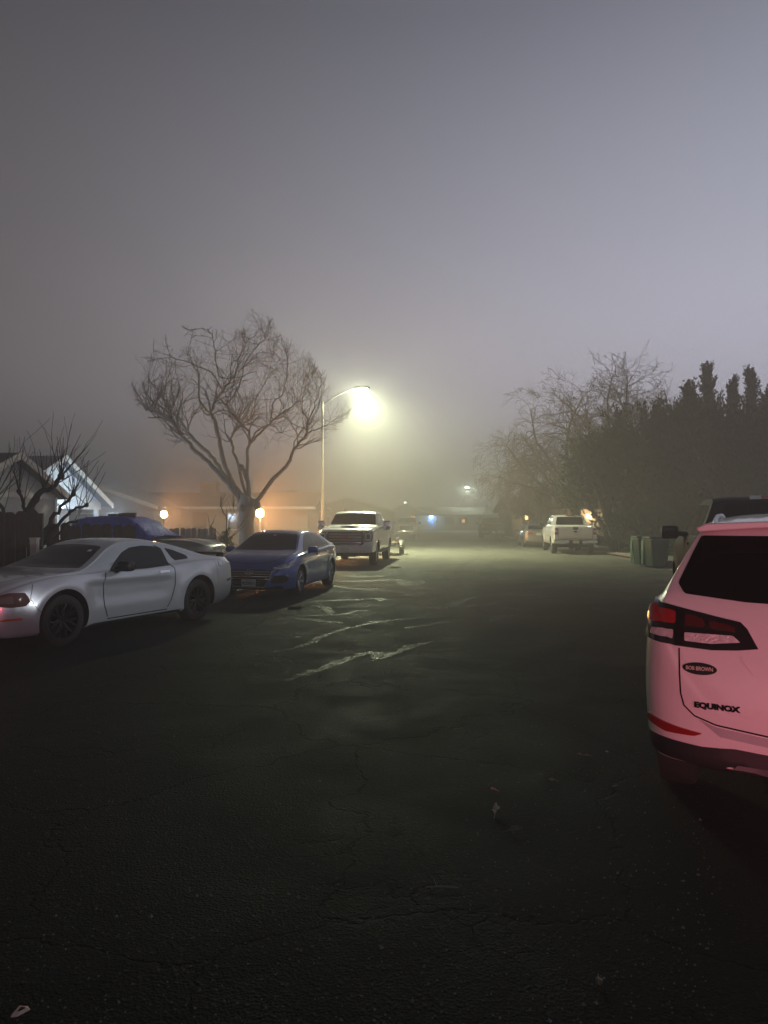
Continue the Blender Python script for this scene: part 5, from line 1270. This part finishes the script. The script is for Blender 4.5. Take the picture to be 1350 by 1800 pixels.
def conifer(label, loc, size, zc, seed, n=330, lean=(0, 0), mat=None, tops=0, skirt=5, stems=4, group='dark conifers on the right'):
    rr = random.Random(seed); r = empty('juniper_tree', label, 'tree', (loc[0], loc[1], .1), 0, group)
    cb = MB()
    def df(p, u): return Vector((u.x * .55 + lean[0], u.y * .55 + lean[1], 1.0 + rr.gauss(0, .15)))
    nl = 12
    for k in range(nl):            # uneven lobes
        an = rr.uniform(0, 6.283); q = rr.uniform(.15, .6)
        cx, cy, cz = size[0] * q * math.cos(an), size[1] * q * math.sin(an), zc + size[2] * rr.uniform(-.5, .5)
        s = rr.uniform(.28, .50)
        sprays(cb, rr, n // nl, (cx, cy, cz), (size[0] * s, size[1] * s, size[2] * s), df, (.9, 2.0), .15, (.20, .045), 36)
    for k in range(skirt):
        an = rr.uniform(0, 6.283)
        sprays(cb, rr, 60, (size[0] * .55 * math.cos(an), size[1] * .5 * math.sin(an), 1.1), (size[0] * .5, size[1] * .5, .9), df, (.7, 1.5), .15, (.20, .045), 34)
    for k in range(tops):
        an = rr.uniform(0, 6.283); q = rr.uniform(.1, .75); x, y = size[0] * q * math.cos(an), size[1] * q * math.sin(an)
        for s in range(7):
            cb_z = zc + size[2] * (.55 + .10 * s) * (1 - .2 * q)
            sprays(cb, rr, 4, (x, y, cb_z), (.30 * (1 - s * .12), .30 * (1 - s * .12), .25), lambda p, u: Vector((u.x * .4, u.y * .4, 1)), (.4, .9), .10, (.14, .05), 22)
    cb.build('crown', mat or M['juniper'], r)
    tb = MB()
    for k in range(stems):
        an = rr.uniform(0, 6.283); e = Vector((math.cos(an) * size[0] * .55 + lean[0], math.sin(an) * size[1] * .55, zc + size[2] * .1))
        tb.tube([(math.cos(an) * .12, math.sin(an) * .12, -.05), (e.x * .3, e.y * .3, e.z * .35), (e.x * .7, e.y * .7, e.z * .7), tuple(e)], [.15, .12, .09, .04], 7)
    tb.build('trunk', M['bark_dark'], r, 60)
    return r
conifer('low dark conifer leaning out over the pavement above the white crew cab pickup', (11.6, 35.5), (3.0, 2.0, 2.0), 3.2, 1, 640, (-.35, 0), M['juniper_light'], 2, 0)
conifer('dark conifer with several stems behind the bins', (13.2, 34.5), (2.7, 2.0, 2.6), 3.8, 2, 660, (-.2, 0), None, 3, 3)
conifer('broad dark conifer in the middle of the right-hand mass', (15.2, 36.5), (2.8, 2.2, 3.1), 4.6, 3, 740, (-.1, 0), None, 3)
conifer('dark conifer rising behind the tow mirror of the dark pickup', (15.2, 32.6), (2.7, 2.0, 2.5), 2.6, 4, 700, (0, 0), None, 2)
conifer('dark conifer above the roof of the dark pickup', (18.0, 33.5), (2.8, 2.2, 3.0), 3.4, 5, 760, (0, 0), None, 2)
conifer('dark conifer at the right edge of the photo', (20.6, 35.5), (2.7, 2.2, 3.1), 3.6, 6, 700, (.1, 0), None, 2)
conifer('smaller dark conifer at the back between the broad one and the spires', (17.8, 38.5), (2.7, 1.8, 2.9), 4.5, 7, 640, (0, 0), None, 3)

def spire(label, px, py, Z, w, seed):
    rr = random.Random(seed); top = at(px, py, Z); H = top.z - .1
    r = empty('spire_conifer', label, 'tree', (top.x, top.y, .1), 0, 'slender spire conifers')
    cb = MB(); z = H * .35
    while z < H - .5:
        t = (H - z) / (H * .65); rad = .62 * w * (t ** .8) * rr.uniform(.45, 1.3)
        for q in range(3):
            an = rr.uniform(0, 6.283)
            sprays(cb, rr, 4, (rad * .8 * math.cos(an), rad * .8 * math.sin(an), z), (rad * .45, rad * .45, .25), lambda p, u: Vector((math.cos(an) * .35 + u.x * .2, math.sin(an) * .35 + u.y * .2, 1)), (.4, .9), .07, (.15, .04), 24)
        sprays(cb, rr, 3, (0, 0, z), (.12, .12, .3), lambda p, u: Vector((u.x * .2, u.y * .2, 1)), (.4, .8), .06, (.15, .04), 24)
        z += .20
    sprays(cb, rr, 5, (0, 0, H - .65), (.06, .06, .2), lambda p, u: Vector((0, 0, 1)), (.3, .5), .05, (.12, .04), 24)
    cb.build('crown', M['juniper'], r)
    tb = MB(); tb.tube([(0, 0, -.05), (.05, 0, H * .5), (0, 0, H - .1)], [.2, .12, .02], 7); tb.build('trunk', M['bark_dark'], r, 60)
spire('tallest slender conifer spire on the right', 1246, 640, 42, .50, 1)
spire('thin conifer spire between the two tall ones', 1290, 668, 42, .42, 2)
spire('bushy conifer spire right of the thin one', 1322, 648, 42, .60, 3)
spire('short conifer spire cut by the right edge', 1349, 690, 42, .6, 4)
spire('short conifer spire left of the tallest one', 1216, 680, 42, .4, 5)

# round tree farther down the right side
rt = empty('round_tree', 'low round dense tree above the dark pickup far down the right side', 'tree', (13.2, 60, .1), 0); rr = random.Random(9)
cb = MB()
for k in range(9):
    an = rr.uniform(0, 6.283); q = rr.uniform(.2, .65)
    sprays(cb, rr, 34, (2.5 * q * math.cos(an), 2.2 * q * math.sin(an), 2.9 + rr.uniform(-.5, .6)), (1.1, 1.1, .75), lambda p, u: Vector((u.x, u.y, .5 + u.z)), (.4, .8), .25, (.2, .1), 24)
cb.build('crown', M['round_leaf'], rt)
tb = MB()
for k in range(3): tb.tube([(.05 * k, 0, -.05), (.3 * (k - 1), .1 * k, 1.2), (.9 * (k - 1), .2 * k, 2.5)], [.16, .12, .06], 7)
tb.build('trunk', M['bark_dark'], rt, 60)

# low green bushes along the right pavement
def bush(label, loc, s, seed, mat=None, name='low_bush', n=90, group='low bushes along the right pavement'):
    rr = random.Random(seed); cb = MB()
    for k in range(5):
        sprays(cb, rr, n // 5, (rr.uniform(-.6, .6) * s[0], rr.uniform(-.5, .5) * s[1], s[2] * rr.uniform(.3, .55)), (s[0] * .55, s[1] * .55, s[2] * .45), lambda p, u: Vector((u.x, u.y, .9)), (.15, .4), .10, (.09, .045), 22, lambda p, u: p if p.z > .02 else Vector((p.x, p.y, .03)))
    o = cb.build(name, mat or M['bush']); o.location = (loc[0], loc[1], .11); return tag(o, label, 'bush', group)
bush('low green bush just right of the white crew cab pickup', (12.6, 38.5), (1.0, .8, .6), 1)
bush('dark low bush under the leaning conifer', (13.2, 36.0), (1.1, .8, .7), 2)
bush('bright green bush beside the conifer trunks', (12.5, 34.2), (.9, .7, .7), 3)
bush('green bush just left of the bins', (12.3, 31.0), (1.0, .7, .75), 4)
bush('green bush between the bins and the dark pickup', (11.9, 25.6), (.8, .7, .9), 5)
bush('green bush half hidden by the tow mirror', (12.9, 26.3), (.8, .7, .9), 6)

# pollarded shrubs and saplings on the left
def pollard(label, base, stems, Z, seed, name='pollarded_shrub'):
    rr = random.Random(seed); r = empty(name, label, 'shrub', (base.x, base.y, .1), 0, 'pollarded shrubs in front of the gabled house')
    o = Vector((base.x, base.y, .1)); tb = MB(); tw = MB()
    for px, rad, ns, ln in stems:
        P = [at(x, y, Z + dz) - o for x, y, dz in px]; D = [Vector(p) for p in crom([tuple(p) for p in P], 5)]
        D = [p + Vector((rr.gauss(0, .02), rr.gauss(0, .02), rr.gauss(0, .015))) for p in D]
        n = len(D); rad *= .74; tb.tube(D, [rad * (1 - .45 * i / (n - 1)) for i in range(n)], 8)
        e = D[-1]; tb.rbox(e, (rad * 2.0, rad * 2.0, rad * 2.2), .9, 6)
        for k in range(ns):
            i = n - 1 if rr.random() < .6 else rr.randint(n // 2, n - 1)
            d = Vector((rr.gauss(.12, .42), rr.gauss(0, .4), rr.uniform(.6, 1.1)))
            grow(tw, D[i], d, rr.uniform(.4, .9) * ln, .009, 1 if rr.random() < .35 else 0, rr, 6, .07, .05, (1, 2), .5, .55, .0035, (4, 4, 4))
    tb.build('trunk', M['bark_dark'] if False else M['twig_dark'], r, 70); tw.build('shoots', M['twig_dark'], r, 80)
pollard('pollarded shrub with long upright shoots in front of the nearer gable', Vector((-7.15, 13.6, .1)), [([(48, 960, .2), (45, 910, .1), (68, 868, 0), (92, 858, 0), (108, 838, -.1)], .085, 20, 1.35), ([(45, 930, .2), (62, 885, .1), (72, 860, 0)], .06, 11, 1.3), ([(42, 930, .2), (42, 890, .3), (32, 862, .4)], .06, 11, 1.25), ([(40, 930, .2), (8, 900, 0), (-8, 872, -.2)], .06, 12, 1.3)], 13.5, 3)
pollard('pollarded shrub with knobbed branches leaning right against the lit porch', Vector((-6.4, 13.9, .1)), [([(70, 960, 0), (88, 918, 0), (108, 892, .1), (125, 870, .1)], .065, 11, 1.1), ([(80, 955, 0), (104, 920, 0), (130, 896, -.1), (150, 888, -.1)], .055, 9, 1.15), ([(95, 950, 0), (118, 921, 0), (134, 916, 0)], .04, 2, .5)], 13.8, 8)
pollard('bare young sapling in front of the grey picket fence', Vector((-4.95, 22.6, .1)), [([(397, 990, 0), (399, 940, 0), (396, 905, 0), (386, 890, 0)], .028, 5, .75), ([(399, 945, 0), (404, 915, .1), (412, 892, .2)], .022, 6, .7), ([(398, 955, 0), (382, 935, 0), (372, 925, .1)], .018, 3, .5), ([(399, 955, 0), (412, 938, -.1), (420, 925, -.1)], .018, 5, .6)], 22.6, 14, 'bare_sapling')

# dry grass on the verge
rr = random.Random(4); gb = MB(); V = []; F = []
for k in range(5200):
    x = rr.uniform(-6.4, -3.95); y = rr.uniform(18.6, 25.2) - (0)
    kl = np.interp(y, [p[1] for p in KL], [p[0] for p in KL]) - .35
    if x > kl: continue
    cl = .5 + .5 * math.sin(x * 3.1 + y * 1.7) * math.sin(y * 2.3 - x)
    h = rr.uniform(.25, .62) + .32 * cl; a = rr.uniform(0, 6.283); ln = rr.uniform(.05, .35); w = rr.uniform(.006, .012)
    p = Vector((x, y, .1)); t = Vector((math.cos(a), math.sin(a), 0)); s = Vector((-t.y, t.x, 0)) * w; m = p + t * ln * .35 + Zv * h * .62; e = p + t * ln + Zv * h
    i0 = len(V); V += [p - s, p + s, m + s * .8, m - s * .8, e]; F += [(i0, i0 + 1, i0 + 2, i0 + 3), (i0 + 3, i0 + 2, i0 + 4)]
gb.add(V, F); o = gb.build('dry_grass', principled('dry_grass_straw', (.42, .34, .20), .8, noise=.5, nscale=7)); tag(o, 'tall dry straw-coloured grass on the left verge', 'grass', kind='stuff')
# green grass tufts on the right verge
gb = MB(); V = []; F = []
for k in range(6500):
    y = rr.uniform(21, 42); kr = np.interp(y, [p[1] for p in KR], [p[0] for p in KR]); x = kr + rr.uniform(1.7, 5.5)
    h = rr.uniform(.06, .22); a = rr.uniform(0, 6.283); w = .012; ln = rr.uniform(.02, .1)
    p = Vector((x, y, .11)); t = Vector((math.cos(a), math.sin(a), 0)); s = Vector((-t.y, t.x, 0)) * w; i0 = len(V)
    V += [p - s, p + s, p + t * ln + Zv * h]; F.append((i0, i0 + 1, i0 + 2))
gb.add(V, F); o = gb.build('green_grass', M['bush']); tag(o, 'short green grass under the conifers on the right', 'grass', kind='stuff')
# a dim shrub by the big tree
bush('pale small shrub at the foot of the bare tree', (-6.1, 26.2), (.5, .45, 1.05), 15, principled('pale_shrub_leaf', (.12, .15, .08), .8, noise=.4), 'leafy_shrub', 60, None)

# ------------------------------------------------------------------ litter on the road
def leaf(name, label, px, py, s, seed, col, cat='leaf', group='fallen leaves on the road', curl=.25, poly=None):
    s *= .62
    rr = random.Random(seed); x, y = gnd(px, py)
    P = poly or [(0, -.55), (.12, -.36), (.22, -.12), (.20, .05), (.15, .30), (.06, .42), (0, .58), (-.09, .40), (-.20, .24), (-.19, .02), (-.24, -.2), (-.10, -.38)]
    n = len(P); V = [(0, 0, .02)]; a = rr.uniform(0, 6.283)
    for p in P:
        q = Vector((p[0] * s, p[1] * s * rr.uniform(.8, 1.2))); q.rotate(Matrix.Rotation(a, 2)); V.append((q.x, q.y, .008 + curl * s * rr.uniform(.2, 1.3)))
    F = [(0, i + 1, (i + 1) % n + 1) for i in range(n)]
    b = MB().add(V, F); b.tube([(0, 0, .015), (V[1][0] * 1.5, V[1][1] * 1.5, .012)], .0018, 4)
    o = b.build(name, principled(name + '_surface', col, .65, noise=.3, nscale=20)); o.location = (x, y, .008)
    sm = o.modifiers.new('t', 'SOLIDIFY'); sm.thickness = .0012
    return tag(o, label, cat, group)
leaf('fallen_leaf', 'small pink leaf on the dark road', 866, 1391, .075, 1, (.75, .30, .30))
leaf('fallen_leaf', 'pale curled leaf just below the pink leaf', 871, 1430, .16, 2, (.42, .38, .30), curl=.3)
leaf('fallen_leaf', 'dull leaf left of the white crossover bumper', 1023, 1332, .12, 3, (.22, .20, .15))
leaf('fallen_leaf', 'yellowish leaf between the pink leaf and the white crossover', 968, 1376, .11, 4, (.20, .17, .06))
leaf('fallen_leaf', 'green-brown leaf near the centre of the dark road', 950, 1366, .07, 5, (.12, .12, .05))
leaf('fallen_leaf', 'dark leaf below the pale curled leaf', 905, 1463, .13, 6, (.12, .11, .07))
leaf('fallen_leaf', 'small leaf nearest the crossover rear wheel side', 1079, 1386, .08, 7, (.20, .20, .15))
leaf('fallen_leaf', 'dark leaf far left of the pink leaf', 690, 1455, .12, 8, (.09, .08, .05))
leaf('fallen_leaf', 'brown leaf in the lower right of the dark road', 1050, 1730, .10, 9, (.10, .08, .06))
leaf('fallen_leaf', 'tiny pale leaf above the yellowish leaf', 1066, 1325, .04, 10, (.5, .42, .40))
x, y = gnd(775, 1562)
b = MB(); b.tube([(-.07, 0, .008), (0, .004, .012), (.08, -.003, .008)], .0028, 5); b.tube([(-.02, 0, .01), (-.03, .05, .02)], .002, 4); o = b.build('twig', principled('dry_twig', (.20, .18, .13), .8)); o.location = (x, y, .008); tag(o, 'short dry twig lying on the dark road', 'twig')
x, y = gnd(42, 1781)
b = MB(); q = [(-.035, -.03), (-.030, .04), (.02, .035), (.045, .01), (.0, -.045), (-.03, -.05)]; i_ = [(p[0] * .45 + .002, p[1] * .45 + .002) for p in q]; n = len(q)
V = [(p[0], p[1], .012) for p in q] + [(p[0], p[1], .018) for p in i_]; b.add(V, [(k, (k + 1) % n, (k + 1) % n + n, k + n) for k in range(n)])
o = b.build('paper_scrap', principled('red_white_paper', (.72, .45, .42), .6, noise=.5, nscale=30)); o.location = (x, y, .008); o.scale = (.62, .62, 1); s_ = o.modifiers.new('t', 'SOLIDIFY'); s_.thickness = .002; tag(o, 'torn ring of red and white paper at the bottom left corner', 'paper scrap')
# loose stone chips, one mesh
rr = random.Random(6); gb = MB(); V = []; F = []
for k in range(1700):
    px, py = rr.uniform(-50, 1250), 1010 + 790 * rr.random() ** .7
    x, y = gnd(px, py); s = rr.uniform(.0025, .0075) * (1.7 if rr.random() < .05 else 1); i0 = len(V); a = rr.uniform(0, 6.283)
    q = [Vector((math.cos(a + t * 1.571) * s * rr.uniform(.6, 1.3), math.sin(a + t * 1.571) * s * rr.uniform(.6, 1.3), 0)) for t in range(4)]
    V += [Vector((x, y, .005)) + w for w in q] + [Vector((x + rr.gauss(0, s * .3), y, .006 + s * rr.uniform(.6, 1.2)))]
    F += [(i0, i0 + 1, i0 + 4), (i0 + 1, i0 + 2, i0 + 4), (i0 + 2, i0 + 3, i0 + 4), (i0 + 3, i0, i0 + 4)]
gb.add(V, F); o = gb.build('gravel_chips', principled('stone_chip', (.10, .097, .09), .4, noise=.8, nscale=150, spec=.7)); tag(o, 'loose stone chips scattered over the dark road', 'gravel', kind='stuff')
LENS, LENS2 = 300, 400
P_MAIN, P_CONE, P_FAR = 3900, 12000, 7000
P_OR1, P_OR2, P_PORCH, P_WARM, P_RED = 2200, 4200, 420, 170, 410
P_COUPE_FILL = 5200
SKY_STR = 1.0
SKY_LOW, SKY_A, SKY_B, SKY_C, SKY_TOP = (1.06, 1.0, .97), (.97, .92, .915), (.57, .565, .572), (.245, .25, .26), (.004, .005, .006)
SIDE_L, SIDE_R = (.205, .178, .178), (1.05, 1.09, 1.32)
BACK_LOW, BACK_HIGH = 1.3, .06
HAZE, HAZE_TOP, ANISO, VB, EXPO = .0165, 14.0, .15, 0, 0.0
FOGCOL = .66
# ------------------------------------------------------------------ lamps, world, air
def point(name, loc, P, col, r=.1, parent=None):
    l = bpy.data.lights.new(name, 'POINT'); l.energy = P; l.color = col; l.shadow_soft_size = r
    o = bpy.data.objects.new(name, l); C.objects.link(o); o.location = loc
    if parent: o.parent = parent
    return o
def spot(name, loc, tgt, P, col, ang, r=.1, blend=.6):
    l = bpy.data.lights.new(name, 'SPOT'); l.energy = P; l.color = col; l.shadow_soft_size = r; l.spot_size = R(ang); l.spot_blend = blend
    o = bpy.data.objects.new(name, l); C.objects.link(o); o.location = loc
    o.rotation_euler = (Vector(tgt) - Vector(loc)).to_track_quat('-Z', 'Y').to_euler(); return o
GLOW = principled('lamp_glow', (1, 1, .9), .4, noise=0, emit=(1, 1, .80), estr=LENS)
GLOW2 = principled('far_lamp_glow', (1, 1, .95), .4, noise=0, emit=(.85, 1, .82), estr=LENS2)
s1, c1 = lamp('lit street lamp with a long arm standing behind the white heavy pickup', (-3.2, 37), 8.45, (1.75, -.35), GLOW, P_MAIN, (.91, 1, .63), .12)
s2, c2 = lamp('small distant lit street lamp at the end of the street on the right', (14.9, 116), 7.1, (-1.0, 0), GLOW2, P_FAR, (.85, 1, .80), .15)
s3, c3 = lamp('faint distant street lamp seen above the pale pickup', (5.4, 140), 5.2, (-.9, 0), principled('faint_lamp_glow', (1, 1, .95), .4, noise=0, emit=(.85, 1, .82), estr=25), 60, (.85, 1, .85), .15)
sp_ = spot('lamp_cone', (s1.location.x + c1.x, 37 + c1.y, c1.z - .50), (1.8, 35.2, 0), P_CONE, (.94, 1, .58), 152, .12, .9)
# orange porch lamps
M['orange_glow'] = principled('sodium_glow', (1, .6, .3), .4, noise=0, emit=(1, .46, .16), estr=200)
lp = at(457, 902, 34.5); la = empty('lamp_post', 'short white lamp post glowing orange at the foot of the bare tree', 'lamp post', (lp.x, lp.y, .1), 0)
b = MB(); b.tube([(0, 0, 0), (0, 0, lp.z - .25)], .05, 10); b.build('post', M['fascia'], la, 40)
b = MB(); b.rbox((0, 0, lp.z - .1), (.36, .36, .42), .9, 10); b.build('globe', M['orange_glow'], la, 60)
b = MB(); b.tube([(0, 0, lp.z + .08), (0, 0, lp.z + .16), (0, 0, lp.z + .30)], [.10, .05, .01], 10); b.build('finial', M['fascia'], la, 40)
spot('lamp_light', (lp.x + .05, lp.y - .34, lp.z), (lp.x + 6, lp.y - 2.6, lp.z + .3), P_OR2, (1, .42, .14), 168, .18, .5)
wp = at(288, 904, 36); b = MB(); b.rbox((0, 0, 0), (.30, .24, .34), .8, 10); o = b.build('globe', M['orange_glow'], None, 60)
wr_ = empty('yard_lamp', 'orange glowing yard lamp in front of the long low house', 'lamp', (wp.x, wp.y, .1), 0); o.parent = wr_; o.location = (0, 0, wp.z - .1)
b = MB(); b.tube([(0, 0, 0), (0, 0, wp.z - .32)], .05, 8); b.build('post', M['trim'], wr_, 40)
spot('lamp_light', (wp.x + .05, wp.y - .30, wp.z), (wp.x + 9.5, wp.y - 2.6, wp.z - .2), P_OR1, (1, .43, .14), 168, .2, .5)
# cool porch light of the gabled house, blue porch at the end, warm porches on the right
a = R(-4.6); lx, ly = -.2, 6.5
point('porch_light', (-11.2 + lx * math.cos(a) - ly * math.sin(a), 22 + lx * math.sin(a) + ly * math.cos(a), 2.0), P_PORCH, (.60, .80, 1), .12)
lx2, ly2 = -3.2, 5.6
point('porch_light', (-11.2 + lx2 * math.cos(a) - ly2 * math.sin(a), 22 + lx2 * math.sin(a) + ly2 * math.cos(a), 1.95), P_PORCH * 1.3, (.60, .80, 1), .12)
point('porch_light', (7.55, 112.6, 2.15), 420, (.40, .66, 1), .15)
point('porch_light', (14.9, 51.7, 1.95), P_WARM, (1, .68, .32), .12)
point('porch_light', (13.6, 65.5, 2.0), 120, (1, .68, .32), .12)
# red tail lamps of the photographer's own car, just behind the camera
spot('tail_lamp', (1.25, -.9, .62), (2.5, 3.6, 1.30), P_RED, (1, .21, .26), 44, .12, .5)
spot('tail_lamp', (-.2, -.9, .98), (-4.9, 8.6, .5), P_RED * .8, (1, .12, .16), 16, .12, .6)

# added fill lamp, out of view at right, brightening the side of the coupe
spot('coupe_fill_lamp', (16, 1.5, 3.1), (-4.2, 10.8, .8), P_COUPE_FILL, (.92, .96, 1), 24, .40)
w = bpy.data.worlds.new('World'); sc.world = w; w.use_nodes = True; nt = w.node_tree; L = nt.links.new; N = nt.nodes.new
bg = nt.nodes['Background']; out = nt.nodes['World Output']
sky = N('ShaderNodeTexSky'); sky.sky_type = 'NISHITA'; sky.sun_disc = False; sky.sun_elevation = R(-3.5); sky.sun_rotation = R(60); sky.altitude = 50
bg.inputs['Strength'].default_value = .08; L(sky.outputs['Color'], bg.inputs['Color'])
tc = N('ShaderNodeTexCoord'); sp = N('ShaderNodeSeparateXYZ'); L(tc.outputs['Generated'], sp.inputs['Vector'])
rz = N('ShaderNodeValToRGB'); e = rz.color_ramp.elements        # town glow under the fog deck: brighter low, dim overhead
e[0].position = 0.0; e[0].color = (*SKY_LOW, 1); e[1].position = 1.0; e[1].color = (*SKY_TOP, 1)
for pos, col in ((.15, SKY_A), (.36, SKY_B), (.58, SKY_C)):
    q = e.new(pos); q.color = (*col, 1)
L(sp.outputs['Z'], rz.inputs['Fac'])
mx = N('ShaderNodeMapRange'); mx.inputs['From Min'].default_value = -.7; mx.inputs['From Max'].default_value = .7; mx.interpolation_type = 'SMOOTHSTEP'; L(sp.outputs['X'], mx.inputs['Value'])
side = N('ShaderNodeMix'); side.data_type = 'RGBA'; side.inputs['A'].default_value = (*SIDE_L, 1); side.inputs['B'].default_value = (*SIDE_R, 1); L(mx.outputs['Result'], side.inputs['Factor'])
mu_ = N('ShaderNodeMix'); mu_.data_type = 'RGBA'; mu_.blend_type = 'MULTIPLY'; mu_.inputs['Factor'].default_value = 1; L(rz.outputs['Color'], mu_.inputs['A']); L(side.outputs['Result'], mu_.inputs['B'])
my = N('ShaderNodeMapRange'); my.inputs['From Min'].default_value = -.5; my.inputs['From Max'].default_value = .35; bl = N('ShaderNodeMapRange'); bl.inputs['From Min'].default_value = .05; bl.inputs['From Max'].default_value = .42; bl.inputs['To Min'].default_value = BACK_LOW; bl.inputs['To Max'].default_value = BACK_HIGH; L(sp.outputs['Z'], bl.inputs['Value']); L(bl.outputs['Result'], my.inputs['To Min']); my.interpolation_type = 'SMOOTHSTEP'; L(sp.outputs['Y'], my.inputs['Value'])
bk = N('ShaderNodeVectorMath'); bk.operation = 'SCALE'; L(mu_.outputs['Result'], bk.inputs[0]); L(my.outputs['Result'], bk.inputs['Scale'])
bg2 = N('ShaderNodeBackground'); bg2.inputs['Strength'].default_value = SKY_STR; L(bk.outputs['Vector'], bg2.inputs['Color'])
ad = N('ShaderNodeAddShader'); L(bg.outputs[0], ad.inputs[0]); L(bg2.outputs[0], ad.inputs[1]); L(ad.outputs[0], out.inputs['Surface'])

hz = MB().box((0, 105, HAZE_TOP / 2 - .5), (278, 268, HAZE_TOP + 1)).build('haze', None); tag(hz, 'even grey night fog filling the street', 'fog', kind='stuff')
hm = bpy.data.materials.new('fog'); hm.use_nodes = True; nt = hm.node_tree
for n in list(nt.nodes):
    if n.type == 'BSDF_PRINCIPLED': nt.nodes.remove(n)
pv = nt.nodes.new('ShaderNodeVolumePrincipled'); pv.inputs['Color'].default_value = (FOGCOL, FOGCOL, FOGCOL, 1); pv.inputs['Density'].default_value = HAZE; pv.inputs['Anisotropy'].default_value = ANISO
nt.links.new(pv.outputs[0], [n for n in nt.nodes if n.type == 'OUTPUT_MATERIAL'][0].inputs['Volume'])
hz.data.materials.append(hm)

vs = sc.view_settings; vs.view_transform = 'Standard'; vs.look = 'None'; vs.exposure = EXPO; vs.gamma = 1
sc.render.engine = 'CYCLES'; cy = sc.cycles
cy.max_bounces = 6; cy.diffuse_bounces = 2; cy.glossy_bounces = 3; cy.transmission_bounces = 4; cy.volume_bounces = VB; cy.transparent_max_bounces = 12
cy.use_denoising = True; cy.denoiser = 'OPENIMAGEDENOISE'; cy.sample_clamp_indirect = 4; cy.caustics_reflective = False; cy.caustics_refractive = False
cy.use_adaptive_sampling = False
